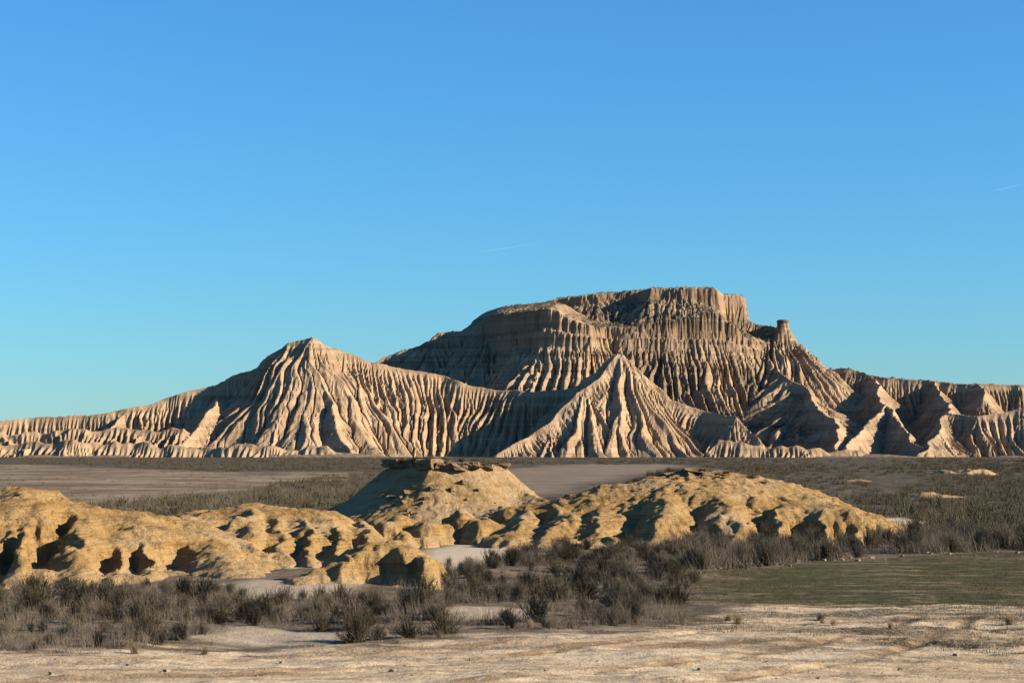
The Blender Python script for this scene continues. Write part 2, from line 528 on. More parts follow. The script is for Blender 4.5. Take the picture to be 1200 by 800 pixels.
deb = smooth(0.75, 0.2, np.hypot((px_f - 790) / 75, (FH - 72) / 52)) + smooth(0.9, 0.3, np.hypot((px_f - 900) / 90, (FH - 22) / 22)) * (FY > 1760)
scrub = np.maximum(scrub, 0.95 * (FLAB == FNAMES.index('mesa')) * deb * smooth(-0.5, 0.1, fbm(FX / 20, FY / 20, 4, 54)))
talus = (FLAB == FNAMES.index('mesa')) * smooth(4, 9, FSD1) * smooth(3, -3, FSD2) * smooth(655, 700, px_f)
scrub = np.maximum(scrub, talus * smooth(-0.45, 0.2, fbm(FX / 18, FY / 18, 3, 53)))
cellz = np.maximum.reduce([FH[:-1, :-1], FH[1:, :-1], FH[:-1, 1:], FH[1:, 1:]])
cl = FLAB[:-1, :-1]
for i, n in enumerate(FNAMES):
    keep = (cl == i) & (cellz > -1.0)
    me = grid_mesh(hill_names[n], FX, FY, FH, keep, {'caprock': caprock, 'scrub': scrub}, False)
    link(hill_names[n], me, M['far'], kind='structure')
print('far hills', round(time.time() - T0, 1))


# ------------------------------------------------------------------ the plain: one sheet, with the sandy track in front
def in_px(X, Y, pts, soft_m=1.0):
    """soft mask of a patch of flat ground whose outline is given as photo pixels"""
    P = []
    for px, py in pts:
        D = CAM_H * FPX / (py - HORIZ)
        P.append(((px - 600) * D / FPX, D))
    return smooth(soft_m, -soft_m, poly_sd(X, Y, P))


def track_edge(X):
    """distance at which the bare sand gives way to scrub, by x"""
    return 55.0 + 0.20 * (X + 14) + 1.5 * noise(X / 6, X * 0 + 3.1, 61) + 0.7 * noise(X / 1.7, X * 0 + 1.1, 62) + 13.0 * smooth(3, 10, X)


def rut(X, Y, x0, y0, x1, y1, bend=0.0):
    """signed offset across a wheel path through two points"""
    ex, ey = x1 - x0, y1 - y0
    L = math.hypot(ex, ey)
    u = ((X - x0) * ex + (Y - y0) * ey) / L
    v = ((X - x0) * -ey + (Y - y0) * ex) / L
    return v + bend * np.sin(u / 9.0) + 0.12 * noise(u / 3, u * 0, 63)


def track_px(pp):
    return [((px - 600) * CAM_H / (py - HORIZ), CAM_H * FPX / (py - HORIZ)) for px, py in pp]


TRACKS = [track_px(p) for p in (((520, 806), (700, 790), (830, 776), (930, 760), (1010, 742), (1062, 728), (1098, 714)), ((700, 812), (860, 796), (980, 778), (1070, 756), (1120, 736), (1150, 720)),
                                ((-20, 800), (220, 792), (430, 779), (620, 765), (760, 751), (850, 738)), ((-20, 776), (180, 772), (420, 762), (600, 752)), ((760, 760), (900, 752), (1060, 752), (1220, 760)))]


def track_d(X, Y, pp):
    d = np.full(np.shape(X), 1e9, np.float32)
    for (ax, ay), (bx, by) in zip(pp[:-1], pp[1:]):
        ex, ey = bx - ax, by - ay
        t = np.clip(((X - ax) * ex + (Y - ay) * ey) / (ex * ex + ey * ey), 0, 1)
        d = np.minimum(d, (X - ax - t * ex) ** 2 + (Y - ay - t * ey) ** 2)
    return np.sqrt(d)


def ground_z(X, Y):
    X = np.asarray(X, np.float32); Y = np.asarray(Y, np.float32)
    near = smooth(110, 60, Y) * smooth(60, 35, np.abs(X))
    z = 0.18 * fbm(X / 11, Y / 11, 3, 64) * smooth(30, 45, Y) + 0.05 * fbm(X / 1.9, Y / 1.9, 3, 65) * near
    z = z + 0.5 * fbm(X / 120, Y / 120, 2, 66) * smooth(140, 320, Y) * smooth(1500, 900, Y)
    sand = smooth(1.5, -1.5, Y - track_edge(X)) * smooth(60, 35, np.abs(X))
    r = 0
    for tr in TRACKS:
        v = track_d(X, Y, tr) + 0.10 * noise(X / 1.3, Y / 1.3, 63)
        r = r - 0.085 * np.exp(-(v / 0.22) ** 2) + 0.05 * np.exp(-((v - 0.42) / 0.16) ** 2)
    tread = 0.5 + 0.5 * noise(X / 0.45, Y / 0.45, 67)
    on = np.maximum(sand, smooth(2, 9, X) * smooth(75, 66, Y))
    z = z + on * (r * (0.3 + 1.1 * tread) * np.clip(0.65 + 0.8 * noise(X / 5, Y / 5, 60), 0.1, 1) + 0.022 * fbm(X / 0.5, Y / 0.5, 3, 59))
    return z


def make_ground():
    def axis(a, b, step, grow, far):
        v = [a]
        while v[-1] < b: v.append(v[-1] + step)
        s = step
        while v[-1] < far:
            s *= grow; v.append(v[-1] + s)
        return np.array(v)
    half = axis(0, 24, 0.14, 1.09, 14000)
    xs = np.concatenate([-half[:0:-1], half])
    ys = np.concatenate([np.linspace(-40, 35.6, 12), axis(36, 76, 0.11, 1.028, 25000)])
    X, Y = np.meshgrid(xs, ys)
    Z = ground_z(X, Y)
    dstb = smooth(30, -1, Y) * 0
    sand = smooth(1.2, -1.2, Y - track_edge(X) + 2.4 * fbm(X / 2.8, Y / 1.2, 4, 68, 0.6))
    grass = in_px(X, Y, [(800, 706), (820, 672), (900, 664), (1000, 655), (1260, 648), (1300, 706), (1050, 712), (900, 710)], 5.0)
    grass = smooth(0.3, 0.75, grass + 0.5 * fbm(X / 5, Y / 1.6, 5, 73, 0.6) * (1 - 0.5 * grass))
    weed = smooth(2.5, 11, X) * smooth(47, 56, Y) * smooth(78, 66, Y) * smooth(0.0, 0.35, fbm(X / 6.5, Y / 1.6, 3, 69) - 0.02)
    weed = np.maximum(weed, smooth(0.3, 0.55, fbm(X / 5, Y / 1.2, 3, 70) + 0.2 * smooth(45, 55, Y)) * smooth(39, 44, Y) * 0.5)
    pan = np.maximum(in_px(X, Y, [(474, 666), (500, 646), (545, 634), (592, 631), (604, 648), (540, 668)], 1.0),
                     in_px(X, Y, [(330, 664), (362, 657), (372, 664), (340, 668)], .4))
    pan = np.maximum(pan, 0.7 * in_px(X, Y, [(270, 690), (300, 682), (420, 688), (400, 697), (300, 699)], 0.8))
    pan = np.maximum(pan, 0.6 * in_px(X, Y, [(500, 722), (560, 712), (640, 716), (620, 727), (540, 729)], 0.8))
    pan = np.maximum(pan, 0.7 * in_px(X, Y, [(200, 746), (300, 734), (400, 738), (460, 745), (300, 752)], 0.8))
    stub = in_px(X, Y, [(-90, 542), (100, 546), (255, 554), (420, 553), (432, 558), (330, 570), (280, 590), (100, 607), (-160, 610)], 6)
    plough = in_px(X, Y, [(560, 552), (640, 546), (775, 543.5), (800, 546), (720, 560), (650, 578), (560, 580)], 6)
    bank = in_px(X, Y, [(1015, 608), (1060, 606), (1090, 612), (1085, 618), (1030, 622)], 1.0)
    belt = smooth(115, 95, Y) * smooth(-0.25, 0.35, fbm(X / 3.5, Y / 2.2, 3, 72))
    plain = smooth(118, 150, Y)
    rutm = np.zeros_like(X)
    for tr in TRACKS:
        v = track_d(X, Y, tr) + 0.25 * fbm(X / 1.2, Y / 1.2, 2, 58)
        rutm = np.maximum(rutm, smooth(0.75, 0.15, v))
    rutm = rutm * np.clip(0.7 + 0.9 * noise(X / 4, Y / 4, 57), 0.15, 1) * smooth(78, 70, Y)
    attrs = dict(rut=rutm, belt=belt, plain=plain, sand=np.maximum(sand, bank), grass=grass, weed=weed, pan=pan, stubble=stub, plough=plough)
    me = grid_mesh('ground', X, Y, Z, None, attrs)
    return me


def mat_ground():
    m, nt, b = new_mat('plain_soil')
    g = NT(nt)
    p = g.pos()
    n1 = g.noise(p, 0.35, 5, 0.6)
    n2 = g.noise(p, 2.2, 5, 0.65)
    n3 = g.noise(p, 11.0, 3, 0.7)
    streak = g.noise(g.scale(p, (0.10, 0.9, 1)), 1.0, 5, 0.62, 0.6)
    base = g.mix(g.rng(n1, 0.35, 0.65), (0.060, 0.047, 0.032), (0.12, 0.092, 0.060))
    base = g.mix(g.rng(n2, 0.45, 0.7, 0, 0.5), base, (0.16, 0.125, 0.08))
    far = g.noise(g.scale(p, (0.012, 0.05, 1)), 1.0, 4, 0.6)
    base = g.mix(g.attr('belt'), base, g.mix(g.rng(n2, 0.4, 0.66), (0.10, 0.075, 0.05), (0.225, 0.17, 0.115)))
    spkl = g.rng(g.noise(g.scale(p, (0.35, 0.12, 1)), 1.0, 4, 0.7), 0.40, 0.60)
    base = g.mix(g.math('MULTIPLY', g.attr('plain'), spkl), base, (0.032, 0.028, 0.019))
    sandc = g.mix(g.rng(streak, 0.36, 0.62), (0.315, 0.228, 0.132), (0.44, 0.348, 0.228))
    sandc = g.mix(g.rng(n2, 0.5, 0.72, 0, 0.3), sandc, (0.28, 0.195, 0.12))
    sandc = g.mix(g.rng(n3, 0.66, 0.74, 0, 0.6), sandc, (0.10, 0.07, 0.045))
    sandc = g.mix(g.math('MULTIPLY', g.attr('rut'), g.rng(n2, 0.25, 0.5)), sandc, (0.175, 0.115, 0.062))
    c = g.mix(g.attr('sand'), base, sandc)
    gst = g.noise(g.scale(p, (0.22, 0.75, 1)), 1.0, 6, 0.68, 1.2)
    grassc = g.mix(g.rng(n2, 0.35, 0.7), (0.029, 0.030, 0.010), (0.062, 0.058, 0.021))
    grassc = g.mix(g.rng(gst, 0.49, 0.62, 0, 0.8), grassc, (0.18, 0.132, 0.074))
    c = g.mix(g.attr('grass'), c, grassc)
    wd = g.mix(g.rng(n2, 0.4, 0.7), (0.05, 0.04, 0.022), (0.10, 0.078, 0.045))
    c = g.mix(g.math('MULTIPLY', g.attr('weed'), g.rng(n3, 0.36, 0.52)), c, wd)
    c = g.mix(g.attr('pan'), c, (0.37, 0.30, 0.21))
    sc = g.mix(g.rng(g.noise(g.scale(p, (0.03, 0.05, 1)), 1.0, 7, 0.75), 0.42, 0.60), (0.105, 0.076, 0.048), (0.225, 0.168, 0.108))
    c = g.mix(g.attr('stubble'), c, sc)
    pc = g.mix(g.rng(g.noise(g.scale(p, (0.01, 0.16, 1)), 1.0, 3, 0.6), 0.35, 0.65), (0.11, 0.083, 0.058), (0.19, 0.147, 0.103))
    c = g.mix(g.attr('plough'), c, pc)
    g.put(b.inputs['Base Color'], c)
    h = g.math('ADD', g.math('ADD', g.math('MULTIPLY', n2, 0.8), g.math('MULTIPLY', n3, 0.4)), g.math('MULTIPLY', g.noise(p, 34, 2, 0.6), 0.12))
    g.put(b.inputs['Normal'], g.bump(h, 0.8, 0.12))
    return m


M['ground'] = mat_ground()
link('ground', make_ground(), M['ground'], kind='structure')
print('ground', round(time.time() - T0, 1))

# ------------------------------------------------------------------ ochre clay mounds and the small capped butte in the middle distance
def smax(a, b, k):
    h = np.clip(0.5 + 0.5 * (a - b) / k, 0, 1)
    return b * (1 - h) + a * h + k * h * (1 - h)


def make_mounds():
    dx = 0.092
    xs = np.arange(-37, 25.5, dx); ys = np.arange(76, 151, dx)
    X, Y = np.meshgrid(xs.astype(np.float32), ys.astype(np.float32))
    wx = X + 0.4 * fbm(X / 3.1, Y / 3.1, 3, 81) + 0.16 * fbm(X / 0.8, Y / 0.8, 2, 82)
    wy = Y + 0.5 * fbm(X / 3.1, Y / 3.1, 3, 83) + 0.16 * fbm(X / 0.8, Y / 0.8, 2, 84)
    base = -0.7

    def dome(H, px, py, D, rx, ry, a=2.6, b=0.62, rot=0.0, k=0.18):
        x0, y0, zt = W(px, py, D)
        c, s = math.cos(R(rot)), math.sin(R(rot))
        i0, i1 = np.searchsorted(ys, [y0 - max(rx, ry) - 2.5, y0 + max(rx, ry) + 2.5])
        j0, j1 = np.searchsorted(xs, [x0 - max(rx, ry) - 2.5, x0 + max(rx, ry) + 2.5])
        u = wx[i0:i1, j0:j1] - x0; v = wy[i0:i1, j0:j1] - y0
        q = np.sqrt(((u * c + v * s) / rx) ** 2 + ((v * c - u * s) / ry) ** 2)
        h = base + (zt - base) * np.clip(1 - np.clip(q, 0, 1) ** a, 0, 1) ** b
        H[i0:i1, j0:j1] = smax(H[i0:i1, j0:j1], h, k)

    def rnd(a, c):
        return lambda d: a * d + c * d * d
    def plan(pp):
        return [((px - 600) * D / FPX, D) for px, D in pp]

    def smin(a, b, k):
        return -smax(-a, -b, k)

    H = np.full(X.shape, base, np.float32)
    # left mass, its low crest running to the butte
    L = ridge(wx, wy, [W(*p) for p in ((-80, 592, 99), (35, 586, 97), (62, 595, 98), (85, 606, 100), (112, 612, 103), (200, 606, 107), (255, 600, 108), (300, 591, 109), (340, 598, 109), (405, 606, 113))], rnd(0.05, 0.0125))
    L = np.maximum(L, ridge(wx, wy, [W(*p) for p in ((-80, 584, 97), (-30, 582, 96), (30, 578, 95), (26, 588, 92))], rnd(0.30, 0.02)) + 0.5)
    L = L + 0.17 * fbm(X / 2.6, Y / 2.6, 3, 92)
    L = L - 0.75 * np.clip(wx + 9.2, 0, None)           # the crest dies out where the butte's own slope begins
    H = smax(H, L - 0.12, 0.25)
    big, thin = rnd(0.18, 0.36), rnd(0.3, 0.8)
    for pp, sl_ in ((((-20, 600, 93), (-22, 632, 86), (-22, 676, 82.2)), big), (((30, 588, 93), (27, 622, 87), (25, 672, 82.4)), big), (((62, 598, 95), (84, 614, 90), (92, 634, 86), (95, 680, 82)), big),
                    (((120, 612, 100), (139, 634, 89.5), (141, 682, 83)), thin), (((160, 610, 100), (174, 632, 90.5), (176, 684, 82.8)), thin), (((190, 606, 103), (205, 626, 95), (214, 650, 89)), thin),
                    (((225, 606, 103), (240, 624, 95), (264, 655, 88), (300, 690, 81.8)), rnd(0.14, 0.13)), (((290, 594, 108), (293, 612, 100), (301, 642, 94)), big), (((325, 600, 107), (329, 620, 99.5), (333, 664, 92.8)), thin),
                    (((355, 602, 107), (362, 622, 99.5), (365, 665, 92.6)), thin), (((388, 606, 109), (394, 624, 100.5), (399, 665, 92.4)), thin), (((425, 611, 110), (434, 630, 100.5), (438, 664, 92.4)), thin)):
        H = smax(H, ridge(wx, wy, [W(*p) for p in pp], sl_), 0.2)
    # talus aprons at its foot
    for pp, sl_ in ((((60, 640, 90), (70, 668, 84.5), (85, 684, 81.5)), rnd(0.35, 0.16)), (((390, 610, 108), (440, 630, 104), (478, 650, 100)), rnd(0.15, 0.2))):
        H = smax(H, ridge(wx, wy, [W(*p) for p in pp], sl_), 0.3)
    for d in ((50, 668, 83.5, 1.6, 1.3), (278, 606, 101, 1.0, 3), (297, 596, 105, 1.2, 2.5), (250, 640, 93, 0.9, 1.6), (468, 634, 100.5, 0.9, 2.0), (150, 672, 83.6, 1.3, 1.0)):
        dome(H, *d)
    # alcoves bitten into the foot of the lobes
    for (px, D, rx, ry, fz) in ((6, 84.5, 0.42, 2.4, 0.1), (50, 86.0, 0.62, 2.8, 0.35), (120, 86.0, 0.42, 2.6, 0.1), (159, 86.5, 0.40, 2.6, 0.1), (203, 88.5, 0.85, 3.4, 0.1), (312, 95.8, 0.3, 1.8, 0.3), (346, 95.8, 0.34, 2.0, 0.2), (380, 95.8, 0.36, 2.0, 0.2), (416, 95.6, 0.4, 2.0, 0.2), (74, 90.5, 0.3, 1.5, 1.0)):
        x0 = (px - 600) * D / FPX
        q = np.sqrt(((wx - x0 + 0.10 * (wy - D)) / rx) ** 2 + ((wy - D) / ry) ** 2)
        H = smin(H, fz + 2.6 * np.clip(q - 0.75, 0, None) * (1 + 2.0 * np.clip(q - 0.75, 0, None)), 0.12)
    # the low front mound, its face hollowed out
    F = np.full(X.shape, base, np.float32)
    for d in ((445, 639, 82.5, 2.6, 2.6, 3.0, 0.5), (405, 655, 81.8, 1.7, 2.0), (375, 668, 80.8, 1.5, 1.3), (494, 650, 82.0, 1.2, 2.0, 2.6, 0.5), (352, 676, 80.2, 1.1, 1.0), (330, 682, 80, .8, .8)):
        dome(F, *d)
    for (px, D, rx, ry, fz) in ((450, 80.0, 1.25, 1.75, 0.0), (424, 79.6, 0.7, 1.3, 0.1), (475, 80.2, 0.6, 1.3, 0.05), (398, 79.4, 0.35, 1.0, 0.1)):
        x0 = (px - 600) * D / FPX
        q = np.sqrt(((wx - x0) / rx) ** 2 + ((wy - D) / ry) ** 2)
        F = smin(F, fz + 5.0 * np.clip(q - 0.8, 0, None), 0.1)
    H = np.maximum(H, F)
    # butte: smooth slopes under the cap
    P = plan(((458, 137.5), (484, 133.0), (505, 131.4), (548, 131.8), (585, 133.4), (588, 137), (560, 140), (500, 141), (462, 140)))
    sdb = poly_sd(0.5 * wx + 0.5 * X, 0.5 * wy + 0.5 * Y, P)
    g = np.clip(sdb, 0, None)
    bz = 4.45 - 0.80 * np.clip(g, 0, 3.0) - 0.44 * np.clip(g - 3.0, 0, 6) - 0.2 * np.clip(g - 9.0, 0, None)
    H = smax(H, bz, 0.3)
    H = smax(H, ridge(wx, wy, [W(*p) for p in ((570, 551, 135), (600, 570, 133), (640, 586, 130), (680, 584, 128))], rnd(0.42, 0.01)), 0.3)
    for d in ((470, 604, 120, 1.6, 2.4), (497, 612, 118, 1.5, 2.2), (455, 610, 117, 1.2, 2.0), (540, 598, 122, 1.5, 2.6), (565, 608, 119, 1.7, 2.2), (585, 626, 113.5, 1.3, 1.8), (520, 614, 119, 1.2, 1.8), (500, 630, 113, 1.1, 1.4), (470, 622, 112, 1.2, 1.6), (590, 596, 124, 1.2, 2.0)):
        dome(H, *d)
    # right mass: a crest with rounded spurs coming forward, shaded clefts between them, a layered bench at its right end
    Rr = ridge(wx, wy, [W(*p) for p in ((600, 606, 126), (630, 592, 128), (700, 580, 127), (745, 566, 126), (800, 555, 127), (848, 553, 130), (872, 562, 129))], rnd(0.09, 0.022))
    Rs = ridge(wx, wy, [W(*p) for p in ((862, 568, 130), (930, 588, 124), (965, 596, 121.5))], rnd(0.08, 0.16))
    crest = smax(Rr, Rs, 0.3) + 0.12 * fbm(X / 2.4, Y / 2.4, 3, 93)
    H = smax(H, crest, 0.25)
    for pp, sl_ in ((((700, 582, 126), (662, 606, 118), (632, 636, 111.3)), rnd(0.2, 0.16)), (((722, 577, 125), (704, 604, 117), (694, 638, 111.3)), rnd(0.2, 0.2)),
                    (((770, 565, 126), (779, 584, 119), (781, 606, 114.5), (782, 640, 112)), rnd(0.16, 0.26)), (((835, 556, 128), (848, 582, 120), (853, 602, 115.5), (854, 636, 112.8)), rnd(0.16, 0.24)),
                    (((620, 590, 126), (612, 604, 120), (600, 630, 112.5)), rnd(0.2, 0.22))):
        H = smax(H, ridge(wx, wy, [W(*p) for p in pp], sl_), 0.22)
    foot = [(872, 124), (876, 117), (890, 115.5), (897, 113.2), (928, 113), (933, 116), (943, 116.2), (950, 113.6), (980, 113.2), (986, 115.6), (993, 115.4), (998, 113.8), (1018, 114), (1029, 117), (1028, 122), (1000, 126), (940, 130), (880, 132)]
    sdt = poly_sd(wx, wy, plan(foot))
    dt = np.clip(-sdt, 0, None)
    bench = np.where(sdt < 0, base + 2.6 * (1 - np.exp(-dt / 0.8)) + 0.3 * dt, base - 0.6 * sdt)
    top = ridge(wx, wy, [W(*p) for p in ((880, 592, 116), (985, 598, 116.5), (1015, 604, 116.5))], rnd(0.02, 0.0)) + 0.05 * np.clip(Y - 117, 0, None)
    H = smax(H, smin(bench, top, 0.3), 0.15)
    for d in ((655, 590, 121, 1.0, 1.8), (622, 598, 121, 1.2, 2.0), (672, 602, 118, 1.0, 2.0), (1008, 603, 118, 1.2, 2.2, 2.8, 0.5), (715, 628, 112.5, 1.2, 1.3), (660, 632, 112.3, 1.4, 1.3), (805, 618, 114.5, 0.9, 1.2), (880, 612, 115.5, 0.8, 1.6)):
        dome(H, *d)
    H0 = H.copy()
    H = H + (0.13 * noise(X / 1.3, Y / 1.3, 85) + 0.06 * noise(X / 0.5, Y / 0.5, 86)) * smooth(-0.2, 0.6, H) * (0.25 + 0.75 * smooth(4, 9, sdb))
    soft = smooth(-0.2, 0.5, H) * (0.15 + 0.85 * smooth(3, 9, sdb)) * (0.25 + 0.75 * smooth(-0.3, 0.4, fbm(X / 4, Y / 4, 2, 87)))
    H, A = erode(H, dx, dx, 14, 0.022, 0.42, 0.25, soft, 5)
    print('mound erode', round(time.time() - T0, 1), float((H0 - H).max()))
    gy, gx = np.gradient(H, dx)
    nl = np.sqrt(gx * gx + gy * gy + 1)
    steep = smooth(0.5, 1.6, np.sqrt(gx * gx + gy * gy))
    # strata: harder beds stand proud of the steep faces, softer ones are cut back
    zz = H + 0.10 * noise(X / 5, Y / 5, 88)
    st = 0.19 * vnoise1(zz / 0.27, 1) + 0.10 * vnoise1(zz / 0.11, 2)
    lump = 0.08 * (0.3 + 0.7 * smooth(4, 9, sdb)) * fbm(X / 0.55 + zz, Y / 0.55 - zz, 3, 89)
    d = steep * (st + lump)
    X2 = X - gx / nl * d; Y2 = Y - gy / nl * d; Z2 = H + d / nl
    crumb = fbm(X / 0.42, Y / 0.42, 3, 90)
    Z2 = Z2 + (0.3 + 0.7 * (1 - steep)) * (0.05 * crumb + 0.09 * np.abs(noise(X / 0.9, Y / 0.9, 94)) * smooth(4, 9, sdb))
    rl = rills(X, Y, H, dx, 0.55, 10, 71, 2.0)
    rl2 = rills(X, Y, H, dx, 1.15, 18, 72, 2.0)
    mid = smooth(0.25, 0.6, np.sqrt(gx * gx + gy * gy)) * smooth(0.0, 0.4, H)
    rv = np.clip(0.35 + 0.9 * noise(X / 3.5, Y / 3.5, 96), 0, 1) * (0.3 + 0.7 * smooth(3, 8, sdb))
    Z2 = Z2 - mid * rv * (0.10 * rl + 0.20 * rl2) * (1 - 0.4 * steep)
    X2 = X2 + steep * mid * rv * gx / nl * 0.10 * rl2; Y2 = Y2 + steep * mid * rv * gy / nl * 0.10 * rl2
    cav = np.clip((blur(H, 10, 0.8) - H) / 0.12, -1, 1)
    return xs, ys, X2, Y2, Z2, H, steep, cav, sdb


MXS, MYS, MX, MY, MZ, MH, MSTEEP, MCAV, MSDB = make_mounds()


def mound_h(x, y):
    i = np.clip(np.round((np.asarray(y) - MYS[0]) / (MYS[1] - MYS[0])).astype(int), 0, len(MYS) - 1)
    j = np.clip(np.round((np.asarray(x) - MXS[0]) / (MXS[1] - MXS[0])).astype(int), 0, len(MXS) - 1)
    inside = (np.asarray(y) > MYS[0]) & (np.asarray(y) < MYS[-1]) & (np.asarray(x) > MXS[0]) & (np.asarray(x) < MXS[-1])
    return np.where(inside, MH[i, j], -1.0)


def surf_z(x, y):
    return np.maximum(ground_z(x, y), mound_h(x, y))


def mat_mound():
    m, nt, b = new_mat('ochre_clay')
    g = NT(nt)
    p = g.pos()
    strat = g.noise(g.scale(p, (0.06, 0.06, 3.2)), 1.0, 5, 0.6, 0.3)
    fine = g.noise(g.scale(p, (0.4, 0.4, 14.0)), 1.0, 3, 0.6)
    n1 = g.noise(p, 0.5, 4, 0.6)
    n2 = g.noise(p, 5.0, 4, 0.65)
    n3 = g.noise(p, 24.0, 3, 0.65)
    c = g.mix(g.rng(strat, 0.35, 0.65), (0.225, 0.132, 0.044), (0.30, 0.195, 0.082))
    c = g.mix(g.rng(n1, 0.42, 0.75, 0, 0.4), c, (0.32, 0.22, 0.105))
    c = g.mix(g.rng(fine, 0.52, 0.66, 0, 0.65), c, (0.135, 0.075, 0.028))
    c = g.mix(g.rng(n2, 0.54, 0.74, 0, 0.42), c, (0.12, 0.068, 0.026))
    c = g.mix(g.rng(n3, 0.58, 0.74, 0, 0.3), c, (0.10, 0.06, 0.025))
    c = g.mix(g.attr('pale'), c, (0.315, 0.225, 0.125))
    g.put(b.inputs['Base Color'], c)
    h = g.math('ADD', g.math('MULTIPLY', n2, 0.7), g.math('ADD', g.math('MULTIPLY', n3, 0.22), g.math('MULTIPLY', fine, 0.25)))
    g.put(b.inputs['Normal'], g.bump(h, 1.0, 0.28))
    return m


M['mound'] = mat_mound()
pale = np.clip(smooth(0.6, 0.15, MSTEEP) * smooth(0.1, 0.6, fbm(MX / 6, MY / 6, 3, 91) + 0.35 * smooth(8, 2, MSDB)), 0, 1) * 0.7
pale = np.maximum(pale, 0.5 * smooth(0.8, 0.2, MZ))
gz = ground_z(MX, MY)
mc = np.maximum.reduce([(MZ - gz)[:-1, :-1], (MZ - gz)[1:, :-1], (MZ - gz)[:-1, 1:], (MZ - gz)[1:, 1:]]) > -0.25
cx = 600 + MX / MY * FPX
lbl = np.zeros(MX.shape, int)
lbl[(cx > 600 + 30) | ((cx > 575) & (MY < 118))] = 2
lbl[(MSDB < 11) & (cx < 640) & (MY > 121)] = 1
lbl[(MY < 86) & (MX > -10.2)] = 3
for i, n in enumerate(('clay_mounds', 'butte', 'clay_ridge', 'clay_mound')):
    me = grid_mesh(n, MX, MY, MZ, mc & (lbl[:-1, :-1] == i), {'pale': pale})
    ob = link(n, me, M['mound'], kind='structure')
    if n == 'butte': BUTTE = ob
    if n == 'clay_ridge': CRIDGE = ob
print('mounds', round(time.time() - T0, 1))


# pale eroded banks breaking through the scrub plain on the right
def bank(px0, px1, py, hgt, depth, seed):
    D = CAM_H * FPX / (py - HORIZ)
    x0, x1 = (px0 - 600) * D / FPX, (px1 - 600) * D / FPX
    xs = np.linspace(x0 - 4, x1 + 4, 150); ys = np.linspace(D - 3, D + depth + 3, 60)
    X, Y = np.meshgrid(xs, ys)
    u = (X - x0) / (x1 - x0)
    env = smooth(-0.02, 0.2, u) * smooth(1.02, 0.6, u) * np.clip(0.55 + 0.9 * noise(X / 6, X * 0, seed + 3), 0, 1)
    v = (Y - D) + 0.35 * depth * fbm(X / 9, Y / 9, 4, seed) + 1.2 * np.abs(noise(X / 2.0, Y / 2.0, seed + 1))
    Z = -0.4 + env * (hgt + 0.4) * smooth(0.0, 3.0, v) * smooth(depth + 2, depth * 0.2, v) + 0.3 * fbm(X / 2.5, Y / 2.5, 4, seed + 2) * env
    link('eroded_bank', grid_mesh('eroded_bank', X, Y, Z + ground_z(X, Y), None, {'pale': np.full(X.shape, 0.5)}), M['mound'], kind='structure')


for k, a_ in enumerate(((975, 1085, 564, 0.9, 14), (1070, 1165, 583, 0.7, 9), (1090, 1230, 557, 1.5, 24), (1010, 1100, 613, 0.4, 6))):
    bank(*a_, 200 + 5 * k)

# ------------------------------------------------------------------ rock pieces: slabs on the butte, the far hoodoo, stones
def rock_mesh(name, seed, sx_=1.0, sy_=1.0, sz_=1.0, sub=2, flat=0.0, rough=0.28):
    """an irregular block: subdivided cube pushed about by noise, roughly unit size"""
    import bmesh
    bm = bmesh.new()
    bmesh.ops.create_cube(bm, size=1.0)
    bmesh.ops.subdivide_edges(bm, edges=bm.edges[:], cuts=sub, use_grid_fill=True)
    rr = random.Random(seed)
    o = [rr.uniform(0, 90) for _ in range(3)]
    for v in bm.verts:
        p = v.co
        r = p.length
        s = 1 - 0.22 * max(0, r - 0.55)
        n = [float(noise(np.array([p.x * 1.7 + o[k]]), np.array([p.y * 1.7 + p.z * 2.1 + o[k]]), seed + k)[0]) for k in range(3)]
        v.co = Vector((p.x * s + rough * 0.5 * n[0], p.y * s + rough * 0.5 * n[1], p.z * s + rough * 0.4 * n[2] * (1 - flat)))
        v.co.x *= sx_; v.co.y *= sy_; v.co.z *= sz_
    me = bpy.data.meshes.new(name)
    bm.to_mesh(me); bm.free()
    return me


def mat_rock(name, a, b_, sc):
    m, nt, b = new_mat(name)
    g = NT(nt); p = g.pos()
    c = g.mix(g.rng(g.noise(p, sc, 5, 0.65), 0.35, 0.68), a, b_)
    g.put(b.inputs['Base Color'], c)
    g.put(b.inputs['Normal'], g.bump(g.noise(p, sc * 3, 4, 0.65), 0.8, 0.25 / sc))
    return m


M['slab'] = mat_rock('cap_rock', (0.105, 0.067, 0.036), (0.20, 0.14, 0.082), 2.5)
M['stone'] = mat_rock('pale_stone', (0.15, 0.11, 0.07), (0.26, 0.20, 0.135), 6.0)

# cap of the butte: broken slabs of harder rock, leaning and undercut
rr = random.Random(4)
slab_m = [rock_mesh('rock_slab', 100 + i, 1, 1, 1, 2, 0.5, 0.34) for i in range(5)]
for me in slab_m: me.materials.append(M['slab'])


def slab(parent, px, D, zc, w, d, h, rz=None, tilt=3):
    o = link('rock_slab', slab_m[rr.randrange(5)], None, parent)
    o.location = ((px - 600) * D / FPX, D, zc)
    o.scale = (w, d, h)
    o.rotation_euler = (R(rr.uniform(-tilt, tilt)), R(rr.uniform(-tilt, tilt)), R(rr.uniform(-12, 12) if rz is None else rz))
    return o


